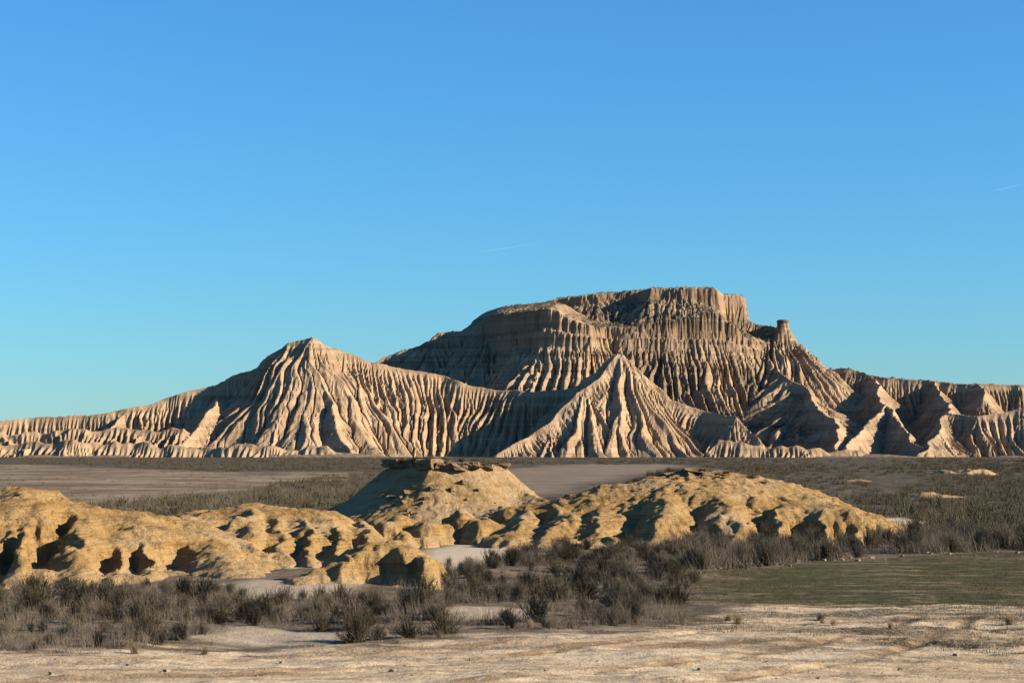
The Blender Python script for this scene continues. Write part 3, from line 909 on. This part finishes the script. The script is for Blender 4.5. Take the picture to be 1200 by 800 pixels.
for px, D, w in ((466, 135.6, 2.0), (484, 133.0, 1.8), (504, 131.2, 1.5), (521, 131.2, 1.3), (537, 131.0, 1.4), (552, 131.5, 1.5), (568, 132.4, 1.5), (582, 133.4, 1.3)):
    zt = CAM_H + (HORIZ - 538.5 - 4.5 * (px > 520) - 2 * (px > 560)) * D / FPX
    th = 0.52 if px < 515 else 0.38
    D += 0.95
    slab(BUTTE, px, D, zt - 0.45 * th + rr.uniform(-0.08, 0.1), w * rr.uniform(0.7, 1.0), 1.7, th + 0.2 * rr.random(), rr.uniform(-42, -28) if px < 515 else None)
for px, D, w, dz in ((474, 137.5, 2.4, 0.25), (486, 135.5, 2.4, 0.32), (500, 134.5, 2.2, 0.36), (520, 135, 2.0, 0.16), (540, 135, 2.2, 0.1), (562, 136, 2.4, 0.05), (476, 139, 2.6, 0.2), (500, 138.5, 3.2, 0.22), (535, 138.5, 3.4, 0.1), (572, 138, 2.6, 0.0)):
    slab(BUTTE, px, D, 4.4 + 0.8 * dz, w, 2.8, 0.42)
for px, D, zo, w in ((508, 129.6, 0.1, .55), (500, 128.9, 0, .35), (530, 129.8, 0.05, .4), (458, 130.5, 0, .6), (450, 131.5, 0, .4), (476, 129.9, 0.1, .45), (560, 130, 0, .3)):
    x = (px - 600) * D / FPX
    slab(BUTTE, px, D, float(mound_h(x, D)) + zo, w, w * 0.8, w * 0.6, rr.uniform(0, 90), 12)
for k in range(26):
    px, D = rr.uniform(448, 600), rr.uniform(125.5, 131)
    x = (px - 600) * D / FPX
    w = rr.choice((0.14, 0.18, 0.22, 0.3, 0.42))
    slab(BUTTE, px, D, float(mound_h(x, D)) + 0.1 * w, w, w * rr.uniform(.6, 1), w * 0.65, rr.uniform(0, 90), 20)
# thin ledge on the right-hand ridge
for px, D, w in ((792, 127.5, 1.5), (812, 127.2, 1.3), (828, 127.4, 1.2), (842, 128.2, 1.1)):
    x = (px - 600) * D / FPX
    slab(CRIDGE, px, D, float(mound_h(x, D)) + 0.08, w, 1.8, 0.30)
for k in range(9):
    px, D = rr.uniform(780, 850), rr.uniform(124.5, 126.8)
    x = (px - 600) * D / FPX
    w = rr.uniform(0.18, 0.45)
    slab(CRIDGE, px, D, float(mound_h(x, D)) + 0.05, w, w, w * 0.6, rr.uniform(0, 90), 15)


# the hoodoo on the shoulder of the mesa
def far_h(x, y):
    i = int(round((y - FY[0, 0]) / (FY[1, 0] - FY[0, 0]))); j = int(round((x - FX[0, 0]) / (FX[0, 1] - FX[0, 0])))
    return float(FH[i, j])


def lathe(name, prof, seg, seed, amp, lean=(0, 0)):
    V, F = [], []
    for i, (r, z) in enumerate(prof):
        for k in range(seg):
            a = 2 * math.pi * k / seg
            w = 1 + amp * float(noise(np.array([math.cos(a) * 1.6 + seed]), np.array([math.sin(a) * 1.6 + z * 0.05]), seed)[0]) + amp * 0.5 * math.sin(a * 7 + seed)
            V.append((r * w * math.cos(a) + lean[0] * z, r * w * math.sin(a) + lean[1] * z, z))
    n = len(prof)
    for i in range(n - 1):
        for k in range(seg):
            F.append((i * seg + k, i * seg + (k + 1) % seg, (i + 1) * seg + (k + 1) % seg, (i + 1) * seg + k))
    F.append(tuple(range((n - 1) * seg, n * seg)))
    me = bpy.data.meshes.new(name)
    me.from_pydata(V, [], F)
    me.polygons.foreach_set('use_smooth', [True] * len(me.polygons))
    return me


hx, hy, hz = W(917, 394, 2030)
hb = min(far_h(hx, hy), hz) - 4
hood = bpy.data.objects.new('hoodoo', None); col.objects.link(hood)
hood.location = (hx, hy, hb)
hood.scale = (0.8, 0.8, 1.0)
hood['label'] = 'slender clay hoodoo with a dark flat caprock on the right shoulder of the mesa'
hood['category'] = 'hoodoo'
ztop = W(917, 375, 2030)[2] - hb
link('pillar', lathe('pillar', [(10.5, -6), (9.4, 0.0), (8.4, ztop * 0.25), (7.6, ztop * 0.45), (7.0, ztop * 0.62), (6.4, ztop * 0.8), (6.0, ztop - 1.5)], 56, 3, 0.22), M['far'], hood)
M['darkcap'] = mat_rock('dark_caprock', (0.075, 0.05, 0.035), (0.16, 0.105, 0.07), 0.3)
link('caprock', lathe('caprock', [(5.2, ztop - 8.5), (6.6, ztop - 7.5), (6.3, ztop - 3.5), (6.6, ztop - 3.0), (7.6, ztop - 2.2), (7.4, ztop - 0.6), (5.5, ztop + 0.3)], 28, 8, 0.12), M['darkcap'], hood)

# ------------------------------------------------------------------ dry scrub
def spikes(P0, P1, r0, r1, sides=3, P2=None, r2=None):
    """many tapered twigs at once; with P2 each twig bends once. returns verts, quad faces"""
    rows = [(P0, r0), (P1, r1)] + ([(P2, r2)] if P2 is not None else [])
    n = len(P0)
    d = P1 - P0
    d = d / (np.linalg.norm(d, axis=1, keepdims=True) + 1e-9)
    up = np.where(np.abs(d[:, 2:3]) > 0.9, np.array([[1.0, 0, 0]]), np.array([[0, 0, 1.0]]))
    u = np.cross(d, up); u /= np.linalg.norm(u, axis=1, keepdims=True)
    v = np.cross(d, u)
    V = []
    for (P, r) in rows:
        for k in range(sides):
            a = 2 * math.pi * k / sides
            V.append(P + (u * math.cos(a) + v * math.sin(a)) * r[:, None])
    nr = len(rows)
    V = np.stack(V, 1)                           # n, nr*sides, 3
    F = []
    for i in range(nr - 1):
        for k in range(sides):
            F.append((i * sides + k, i * sides + (k + 1) % sides, (i + 1) * sides + (k + 1) % sides, (i + 1) * sides + k))
    F = np.array(F)[None] + (np.arange(n) * nr * sides)[:, None, None]
    return V.reshape(-1, 3), F.reshape(-1, 4)


def shrub_geo(rg, stems, twigs, spread, upright, width, thick=0.011, leaves=0):
    """unit-height dry shrub: bent stems from the root, finer twigs off each, optional leaf flecks"""
    az = rg.uniform(0, 2 * np.pi, stems)
    tilt = np.abs(rg.normal(0, spread, stems))
    tilt = np.clip(tilt, 0, 1.25)
    ln = rg.uniform(0.55, 1.0, stems) * (1 - 0.25 * tilt)
    root = np.stack([rg.normal(0, 0.10 * width, stems), rg.normal(0, 0.10 * width, stems), np.full(stems, -0.04)], 1)
    d = np.stack([np.sin(tilt) * np.cos(az), np.sin(tilt) * np.sin(az), np.cos(tilt)], 1)
    d[:, :2] *= width
    mid = root + d * (ln * 0.5)[:, None]
    d2 = d + rg.normal(0, 0.22, (stems, 3)); d2[:, 2] += upright
    d2 /= np.linalg.norm(d2, axis=1, keepdims=True)
    tip = mid + d2 * (ln * 0.55)[:, None]
    V, F = spikes(root, mid, np.full(stems, thick * 1.2), np.full(stems, thick * 0.9), 3, tip, np.full(stems, thick * 0.35))
    # twigs
    n = stems * twigs
    si = np.repeat(np.arange(stems), twigs)
    t = rg.uniform(0.25, 1.0, n)
    base = np.where((t < 0.5)[:, None], root[si] + (mid - root)[si] * (t * 2)[:, None], mid[si] + (tip - mid)[si] * (t * 2 - 1)[:, None])
    dd = d2[si] * 0.9 + rg.normal(0, 0.5, (n, 3)); dd[:, 2] += 0.25 + upright
    dd /= np.linalg.norm(dd, axis=1, keepdims=True)
    end = base + dd * (rg.uniform(0.10, 0.30, n) * (1.2 - 0.5 * t))[:, None]
    V2, F2 = spikes(base, end, np.full(n, thick * 0.55), np.full(n, thick * 0.2), 3)
    F2 = F2 + len(V)
    V = np.concatenate([V, V2]); F = np.concatenate([F, F2])
    if leaves:
        k = rg.integers(0, n, leaves)
        c = base[k] + (end - base)[k] * rg.uniform(0.3, 1, leaves)[:, None]
        a = rg.normal(0, 1, (leaves, 3)); a /= np.linalg.norm(a, axis=1, keepdims=True)
        b = np.cross(a, rg.normal(0, 1, (leaves, 3))); b /= np.linalg.norm(b, axis=1, keepdims=True) + 1e-6
        sz = rg.uniform(0.010, 0.022, leaves)[:, None]
        V3 = np.stack([c - a * sz, c - b * sz * 0.5, c + a * sz, c + b * sz * 0.5], 1).reshape(-1, 3)
        F3 = (np.arange(leaves) * 4)[:, None] + np.arange(4)[None] + len(V)
        V = np.concatenate([V, V3]); F = np.concatenate([F, F3])
    h = V[:, 2].max()
    V = V / h
    return V, F


def mat_twig(name, a, b_, tip):
    m, nt, b = new_mat(name)
    g = NT(nt)
    rnd = g.n('ShaderNodeObjectInfo').outputs['Random']
    p = g.pos()
    c = g.mix(g.rng(g.noise(p, 1.3, 3, 0.6), 0.35, 0.65), a, b_)
    c = g.mix(g.rng(g.noise(p, 9.0, 2, 0.6), 0.5, 0.7, 0, 0.6), c, tip)
    hs = g.n('ShaderNodeHueSaturation')
    g.put(hs.inputs['Color'], c)
    g.put(hs.inputs['Value'], g.rng(rnd, 0, 1, 0.75, 1.25))
    g.put(b.inputs['Base Color'], hs.outputs[0])
    return m


M['grey'] = mat_twig('grey_twigs', (0.046, 0.040, 0.028), (0.071, 0.062, 0.043), (0.128, 0.110, 0.077))
M['olive'] = mat_twig('olive_scrub', (0.030, 0.026, 0.016), (0.050, 0.042, 0.025), (0.085, 0.068, 0.042))
M['pale'] = mat_twig('bleached_twigs', (0.062, 0.051, 0.038), (0.095, 0.077, 0.057), (0.15, 0.121, 0.088))
M['straw'] = mat_twig('straw', (0.16, 0.115, 0.062), (0.23, 0.17, 0.095), (0.29, 0.225, 0.14))

rg = np.random.default_rng(21)
SH = {'grey': [], 'olive': [], 'straw': []}
for k in range(9):
    V, F = shrub_geo(rg, (70, 90, 110)[k % 3], (12, 9, 8)[k % 3], (0.36, 0.46, 0.56)[k % 3], (0.3, 0.2, 0.12)[k % 3], 1.0, 0.0095)
    SH['grey'].append(raw_mesh('shrub', V, F))
for k in range(5):
    V, F = shrub_geo(rg, 80, 8, 0.62, 0.1, 1.15, 0.011, 1500)
    SH['olive'].append(raw_mesh('shrub', V, F))
for k in range(4):
    V, F = shrub_geo(rg, 120, 2, 0.42, 0.0, 1.0, 0.010)
    SH['straw'].append(raw_mesh('grass_tuft', V, F))
for kk, ml in SH.items():
    for q, me in enumerate(ml): me.materials.append(M['pale'] if kk == 'grey' and q in (2, 5, 7) else M[kk])

rs = random.Random(11)


def gpx(px, py):
    D = CAM_H * FPX / (py - HORIZ)
    return (px - 600) * D / FPX, D


def in_poly(px, py, P):
    c = False
    n = len(P)
    for i in range(n):
        (ax, ay), (bx, by) = P[i], P[(i + 1) % n]
        if (ay > py) != (by > py) and px < (bx - ax) * (py - ay) / (by - ay + 1e-9) + ax: c = not c
    return c


placed = []           # (x, y, radius)


def free(x, y, r):
    for (a, b, q) in placed:
        if (a - x) ** 2 + (b - y) ** 2 < (0.5 * (q + r)) ** 2: return False
    return True


def put(kind, name, x, y, h, w, label, cat, group, z=None):
    o = bpy.data.objects.new(name, SH[kind][rs.randrange(len(SH[kind]))])
    col.objects.link(o)
    o.location = (x, y, (float(surf_z(x, y)) if z is None else z) - 0.02)
    o.scale = (w, w * rs.uniform(0.85, 1.15), h)
    o.rotation_euler = (R(rs.uniform(-5, 5)), R(rs.uniform(-5, 5)), rs.uniform(0, 6.28))
    o['label'] = label; o['category'] = cat; o['group'] = group
    placed.append((x, y, w))
    return o


left_band = [(-20, 760), (-20, 684), (60, 690), (240, 688), (300, 700), (420, 694), (520, 688), (525, 652), (600, 640), (700, 634), (760, 626), (800, 640), (820, 672), (800, 706), (790, 728), (700, 738), (640, 742), (560, 736), (520, 750), (380, 748), (330, 742), (200, 752), (110, 764)]
right_band = [(760, 626), (860, 632), (1020, 634), (1100, 628), (1220, 640), (1220, 646), (1000, 654), (900, 664), (820, 670)]
gaps = [[(258, 692), (300, 682), (420, 688), (400, 697), (300, 699)], [(505, 722), (560, 712), (640, 716), (620, 727), (540, 729)], [(478, 664), (505, 646), (545, 634), (600, 632), (600, 648), (540, 666)], [(215, 746), (300, 734), (400, 738), (450, 744), (300, 752)]]
groups = 0


def scatter(poly, count, fn, ymin, ymax, bias=1.0, tries=40000):
    done = 0
    xs_ = [p[0] for p in poly]
    for _ in range(tries):
        if done >= count: break
        # even over the ground, so denser rows far away on the picture
        D0, D1 = CAM_H * FPX / (ymax - HORIZ), CAM_H * FPX / (ymin - HORIZ)
        D = D0 + (D1 - D0) * rs.random() ** bias
        py = HORIZ + CAM_H * FPX / D
        px = rs.uniform(min(xs_), max(xs_))
        if not in_poly(px, py, poly): continue
        if any(in_poly(px, py, q) for q in gaps): continue
        x, y = gpx(px, py)
        if mound_h(x, y) > 0.25: continue
        if fn(x, y, px, py): done += 1
    return done


marks = [((-22.0, 86.0), 'the leftmost ochre lobes'), ((-15.5, 84.0), 'the alcoves of the left ochre mass'), ((-11.0, 83.0), 'the pale talus fan of the left ochre mass'), ((-5.5, 80.0), 'the low mound with the hollow face'),
         ((-3.0, 108.0), 'the pale dry pan below the butte'), ((1.5, 110.0), 'the ochre knobs right of the dry pan'), ((6.5, 111.0), 'the widest lobe of the right ochre ridge'), ((13.0, 112.0), 'the alcoves of the right ochre ridge'), ((20.0, 114.0), 'the rounded end of the right ochre ridge'),
         ((8.5, 80.0), 'the left end of the green patch'), ((17.0, 98.0), 'the clod row of the green patch'), ((26.0, 103.0), 'the far right of the green patch'), ((-1.5, 66.0), 'the bare sand gap in the scrub belt'), ((-10.5, 60.0), 'the long sand gap before the left mounds'), ((-15.0, 60.0), 'the track margin before the left mounds'),
         ((4.0, 63.0), 'the wheel ruts of the track'), ((11.0, 66.0), 'the weedy strip before the green patch')]


def mark(x, y):
    return min(marks, key=lambda m: (m[0][0] - x) ** 2 + 0.35 * (m[0][1] - y) ** 2)[1]


def words(h, w, lo, hi):
    a = 'short' if h < lo else ('tall' if h > hi else 'mid-height')
    r = w / h
    b = 'narrow' if r < 0.95 else ('broad' if r > 1.1 else 'upright')
    return a + ' ' + b


def near_grey(x, y, px, py):
    h = rs.uniform(0.6, 1.08) * (0.9 + 0.35 * float(noise(np.array([x / 7]), np.array([y / 7]), 95)[0]))
    if py > 735: h *= 0.65
    w = h * rs.uniform(0.85, 1.25)
    if not free(x, y, w * 0.55): return False
    mk = mark(x, y)
    put('grey', 'shrub', x, y, h, w, '%s bare grey shrub by %s' % (words(h, w, 0.7, 0.9), mk), 'shrub', 'grey shrubs in the scrub belt')
    return True


def near_olive(x, y, px, py):
    h = rs.uniform(0.45, 1.1); w = h * rs.uniform(0.9, 1.3)
    if not free(x, y, w * 0.6): return False
    put('olive', 'bush', x, y, h, w, '%s dark olive bush by %s' % (('small rounded' if h < 0.62 else 'larger rounded') if w < h * 1.1 else ('small spreading' if h < 0.62 else 'larger spreading'), mark(x, y)), 'bush', 'low olive bushes in the scrub belt')
    return True


def back_grey(x, y, px, py):
    h = rs.uniform(1.0, 1.6); w = h * rs.uniform(0.7, 1.0)
    if not free(x, y, w * 0.6): return False
    put('grey', 'shrub', x, y, h, w, '%s thicket shrub of grey rods by %s' % ('shorter' if h < 1.3 else ('very tall' if h > 1.55 else 'tall'), mark(x, y)), 'shrub', 'tall shrubs behind the green patch')
    return True


def tuft(x, y, px, py):
    h = rs.uniform(0.18, 0.42); w = h * rs.uniform(0.9, 1.5)
    if not free(x, y, w * 0.6): return False
    put('straw', 'grass_tuft', x, y, h, w, '%s dry straw tuft by %s' % ('tiny' if h < 0.25 else ('bushy' if w > 1.2 * h else 'upright'), mark(x, y)), 'grass tuft', 'dry grass tufts by the track')
    return True


n1 = scatter(left_band, 210, near_grey, 626, 764, 1.0)
n2 = scatter(right_band, 85, back_grey, 626, 672, 1.0)
n3 = scatter(left_band, 105, near_olive, 640, 764, 0.8)
edge = [(-20, 772), (100, 770), (330, 757), (520, 756), (660, 746), (760, 738), (850, 722), (1000, 716), (1210, 728), (1210, 745), (1050, 735), (900, 742), (780, 742), (620, 730), (300, 728), (150, 748), (-20, 755)]
n4 = scatter(edge, 18, tuft, 712, 775, 1.0)
print('shrubs', n1, n2, n3, n4, round(time.time() - T0, 1))

# brush on the butte cap and on the right-hand ledge
for px, D, h, w in ((486, 133, .55, .8), (502, 133.5, .6, .9), (520, 134, .45, .8), (540, 134, .4, .7), (556, 134.5, .35, .6), (470, 133.5, .4, .7)):
    x = (px - 600) * D / FPX
    put('olive', 'bush', x, D, h, w, 'dark scrubby bush growing on the rock cap of the butte', 'bush', 'bushes on the butte cap', z=4.72)
for px, D, h, w in ((762, 126.5, .45, .8), (772, 127, .6, .9), (784, 127.4, .65, 1.0), (797, 127.6, .55, .9), (808, 128, .5, .8), (745, 126, .35, .6), (880, 128, .4, .8), (893, 127, .35, .7)):
    x = (px - 600) * D / FPX
    put('olive', 'bush', x, D, h, w, 'dark bush growing along the crest of the right-hand ochre ridge', 'bush', 'bushes on the ochre ridge crest')


# everything smaller and beyond: one mass of scrub
def scrub_mass(name, mat, pts, spk, thick, width, seed, spread=0.55):
    rg = np.random.default_rng(seed)
    n = len(pts)
    P = np.repeat(np.asarray(pts, float), spk, axis=0)        # x, y, z, h
    k = len(P)
    az = rg.uniform(0, 2 * np.pi, k); tl = np.clip(np.abs(rg.normal(0, spread, k)), 0, 1.35)
    L = P[:, 3] * rg.uniform(0.55, 1.05, k)
    r0 = np.stack([P[:, 0] + rg.normal(0, 0.28, k) * width * P[:, 3], P[:, 1] + rg.normal(0, 0.28, k) * width * P[:, 3], P[:, 2] - 0.05], 1)
    d = np.stack([np.sin(tl) * np.cos(az), np.sin(tl) * np.sin(az), np.cos(tl)], 1)
    dn = np.cross(d, np.array([[0.31, 0.52, 0.79]])); dn /= np.linalg.norm(dn, axis=1, keepdims=True)
    e = np.cross(d, dn); rad = (thick * P[:, 3])[:, None]
    V = np.stack([r0 + dn * rad, r0 - dn * 0.5 * rad + e * 0.87 * rad, r0 - dn * 0.5 * rad - e * 0.87 * rad, r0 + d * L[:, None]], 1).reshape(-1, 3)
    F = (np.arange(k) * 4)[:, None, None] + np.array([[0, 1, 3], [1, 2, 3], [2, 0, 3]])[None]
    F = F.reshape(-1, 3)
    o = link(name, raw_mesh(name, V, F), mat, kind='stuff')
    return o


def mass_pts(count, poly, ymin, ymax, hfun, bias, avoid=()):
    out = []
    xs_ = [p[0] for p in poly]
    D0, D1 = CAM_H * FPX / (ymax - HORIZ), CAM_H * FPX / (ymin - HORIZ)
    for _ in range(count * 12):
        if len(out) >= count: break
        D = D0 * (D1 / D0) ** (rs.random() ** bias)
        py = HORIZ + CAM_H * FPX / D
        px = rs.uniform(min(xs_), max(xs_))
        if not in_poly(px, py, poly) or any(in_poly(px, py, q) for q in avoid): continue
        x, y = gpx(px, py)
        if mound_h(x, y) > 0.1: continue
        if float(noise(np.array([x / (0.09 * y)]), np.array([y / (0.25 * y)]), 97)[0]) < rs.uniform(-0.9, 0.1): continue
        out.append((x, y, float(ground_z(x, y)), hfun(D)))
    return out


stub = [(-90, 540), (100, 546), (255, 554), (420, 553), (432, 558), (330, 570), (280, 590), (100, 607), (-160, 610)]
plgh = [(560, 552), (640, 546), (775, 543), (800, 546), (720, 560), (650, 578), (560, 580)]
banks = [[(990, 562), (1060, 556), (1090, 566), (1040, 574)], [(1060, 576), (1150, 582), (1120, 588), (1070, 584)], [(1015, 607), (1060, 605), (1090, 611), (1085, 617), (1030, 621)]]
right_plain = [(860, 545), (1260, 538), (1260, 640), (1100, 630), (1030, 632), (1020, 604), (900, 572), (840, 556)]
left_plain = [(60, 606), (120, 590), (250, 582), (330, 566), (430, 552), (470, 560), (430, 590), (330, 600), (200, 604)]
far_plain = [(-60, 536), (1260, 536), (1260, 552), (900, 556), (800, 544), (560, 546), (430, 552), (260, 553), (90, 545), (-60, 541)]
pts = mass_pts(1700, right_plain, 541, 638, lambda D: rs.uniform(0.5, 1.25), 1.0, banks)
pts += mass_pts(380, left_plain, 553, 605, lambda D: rs.uniform(0.6, 1.4), 1.0)
pts += mass_pts(1800, far_plain, 536.5, 556, lambda D: rs.uniform(0.8, 2.0), 1.0, [stub, plgh])
scrub_mass('distant_scrub', M['olive'], pts, 26, 0.05, 1.5, 5, 0.85)
p2 = mass_pts(420, right_plain, 556, 640, lambda D: rs.uniform(0.6, 1.2), 0.7, banks) + mass_pts(120, left_plain, 555, 605, lambda D: rs.uniform(0.7, 1.4), 1.0)
scrub_mass('distant_grey_scrub', M['grey'], p2, 60, 0.024, 1.5, 6, 0.9)
fs = mass_pts(620, stub, 546, 606, lambda D: rs.uniform(0.25, 0.7), 0.9)
scrub_mass('stubble', M['pale'], fs, 14, 0.05, 2.2, 16, 0.8)
# undergrowth between the counted shrubs
und = mass_pts(700, left_band, 626, 764, lambda D: rs.uniform(0.3, 0.75), 1.0, gaps) + mass_pts(320, right_band, 626, 672, lambda D: rs.uniform(0.6, 1.4), 1.0)
scrub_mass('undergrowth', M['pale'], und, 52, 0.012, 1.2, 7, 0.65)
# low grass on the green patch and straw along it
M['green'] = mat_twig('short_grass', (0.030, 0.028, 0.011), (0.05, 0.044, 0.018), (0.11, 0.085, 0.045))
gp = [(800, 706), (820, 672), (900, 664), (1000, 655), (1230, 650), (1230, 712), (1050, 712), (900, 710)]
gr = mass_pts(3600, gp, 650, 712, lambda D: rs.uniform(0.08, 0.20), 1.0)
scrub_mass('grass', M['green'], gr, 8, 0.06, 2.2, 8)
wp = [(760, 735), (830, 716), (960, 712), (1230, 706), (1230, 770), (1000, 752), (880, 748)]
wd = mass_pts(1300, wp, 704, 772, lambda D: rs.uniform(0.06, 0.2), 1.0)
scrub_mass('dry_weeds', M['olive'], wd, 9, 0.05, 2.0, 9)
st2 = mass_pts(700, [(820, 700), (840, 668), (1230, 654), (1230, 706)], 654, 706, lambda D: rs.uniform(0.06, 0.15), 1.0) + mass_pts(900, [(780, 740), (820, 700), (1230, 690), (1230, 760), (1000, 760)], 690, 760, lambda D: rs.uniform(0.06, 0.16), 1.0) + mass_pts(500, [(-20, 775), (-20, 745), (400, 728), (800, 720), (800, 745), (400, 764)], 720, 775, lambda D: rs.uniform(0.06, 0.18), 1.0)
scrub_mass('dry_grass', M['straw'], st2, 8, 0.05, 2.0, 10)
print('scrub', round(time.time() - T0, 1))

# bushes speckling the flatter ledges of the far hills
sel = np.argwhere((scrub > 0.35) & (FH > 6) & (FSLOPE < 1.1) & (FY < 2120))
rg = np.random.default_rng(3)
sel = sel[rg.permutation(len(sel))[:4200]]
jit = rg.uniform(-0.6, 0.6, (len(sel), 2))
hp = [(FX[i, j] + a, FY[i, j] + b, FH[i, j] - 0.2, float(rg.uniform(0.9, 2.2))) for (i, j), (a, b) in zip(sel, jit)]
scrub_mass('hillside_scrub', M['olive'], hp, 9, 0.11, 0.9, 12)

# clods along the far edge of the green patch, stones on the track
stone_m = [rock_mesh('stone', 300 + i, 1, 1, 1, 1, 0.2, 0.4) for i in range(5)]
for me in stone_m: me.materials.append(M['stone'])


def stone(x, y, s, label, group):
    o = bpy.data.objects.new('stone', stone_m[rs.randrange(5)])
    col.objects.link(o)
    o.location = (x, y, float(surf_z(x, y)) + s * 0.18)
    o.scale = (s * rs.uniform(.8, 1.4), s, s * rs.uniform(.5, .8))
    o.rotation_euler = (R(rs.uniform(-15, 15)), R(rs.uniform(-15, 15)), rs.uniform(0, 6))
    o['label'] = label; o['category'] = 'stone'; o['group'] = group


for k in range(30):
    px = 812 + 390 * (k + 1.6 * rs.random()) / 30
    py = np.interp(px, [800, 820, 900, 1000, 1210], [682, 672, 664, 655.5, 650.5]) + rs.uniform(-2.5, 2.0)
    x, y = gpx(px, py)
    stone(x, y, rs.uniform(0.07, 0.22), 'pale clod in the row along the back edge of the green patch', 'clods edging the green patch')
for px, py, s in ((195, 785, .10), (60, 792, .08), (150, 778, .07), (460, 786, .11), (552, 772, .09), (820, 788, .08), (900, 777, .08), (960, 796, .09), (1055, 781, .08), (330, 772, .07), (700, 776, .06), (1120, 766, .09), (640, 792, .07)):
    x, y = gpx(px, py)
    stone(x, y, s * 1.3, 'small stone lying on the bare sand of the track', 'stones on the track')

# crumbs of earth and gravel on the bare sand
rg = np.random.default_rng(17)
n = 8000
gy_ = rg.uniform(41, 68, n); gx_ = rg.uniform(-1, 1, n) * (gy_ * 0.28)
w_ = 0.35 + noise(gx_ / 4, gy_ / 1.2, 98) + 0.9 * np.max([smooth(0.9, 0.2, track_d(gx_, gy_, t)) for t in TRACKS], axis=0)
kk = (w_ > rg.uniform(0.1, 1.0, n)) & (gy_ < track_edge(gx_) + 2)
gx_, gy_ = gx_[kk], gy_[kk]
n = len(gx_)
c = np.stack([gx_, gy_, ground_z(gx_, gy_) + 0.008], 1)
sz_ = (0.012 + 0.03 * rg.random(n) ** 3)[:, None]
off = np.array([[1, 0, -0.3], [-0.5, 0.87, -0.3], [-0.5, -0.87, -0.3], [0, 0, 0.9]])
V = np.stack([c + off[i] * sz_ * rg.uniform(0.7, 1.4, (n, 3)) for i in range(4)], 1).reshape(-1, 3)
F = ((np.arange(n) * 4)[:, None, None] + np.array([[0, 1, 3], [1, 2, 3], [2, 0, 3]])[None]).reshape(-1, 3)
M['crumb'] = mat_rock('earth_crumbs', (0.10, 0.07, 0.042), (0.24, 0.175, 0.115), 3.0)
link('gravel', raw_mesh('gravel', V, F), M['crumb'], kind='stuff')

# condensation trails high up
M['trail'], tnt, tb = new_mat('ice_cloud')
tb.inputs['Base Color'].default_value = (0.8, 0.8, 0.8, 1)
ttr = tnt.nodes.new('ShaderNodeBsdfTransparent'); tmx = tnt.nodes.new('ShaderNodeMixShader')
tout = [n for n in tnt.nodes if n.type == 'OUTPUT_MATERIAL'][0]
tmx.inputs[0].default_value = 0.02
tnt.links.new(ttr.outputs[0], tmx.inputs[1]); tnt.links.new(tb.outputs[0], tmx.inputs[2]); tnt.links.new(tmx.outputs[0], tout.inputs[0])
for (a, b_, lab_) in (((560, 296), (628, 285), 'short faint white contrail in the open sky left of the mesa top'), ((1163, 224), (1198, 216), 'faint white contrail high above the right-hand escarpment')):
    D = 30000.0
    p0, p1 = np.array(W(*a, D)), np.array(W(*b_, D * 1.02))
    pts_ = [p0 + (p1 - p0) * t for t in np.linspace(0, 1, 9)]
    rad = [1, 5, 7, 8, 8, 7, 6, 4, 1]
    V, F = [], []
    for i, (p, r_) in enumerate(zip(pts_, rad)):
        for k in range(6):
            an = math.pi * k / 3
            V.append((p[0], p[1] + r_ * math.cos(an), p[2] + r_ * math.sin(an)))
    for i in range(8):
        for k in range(6):
            F.append((i * 6 + k, i * 6 + (k + 1) % 6, i * 6 + 6 + (k + 1) % 6, i * 6 + 6 + k))
    o = link('contrail', raw_mesh('contrail', np.array(V), np.array(F), None, True), M['trail'], label=lab_, category='contrail')
print('total', round(time.time() - T0, 1), 'tris', sum(len(m.loops) - 2 * len(m.polygons) for m in bpy.data.meshes))
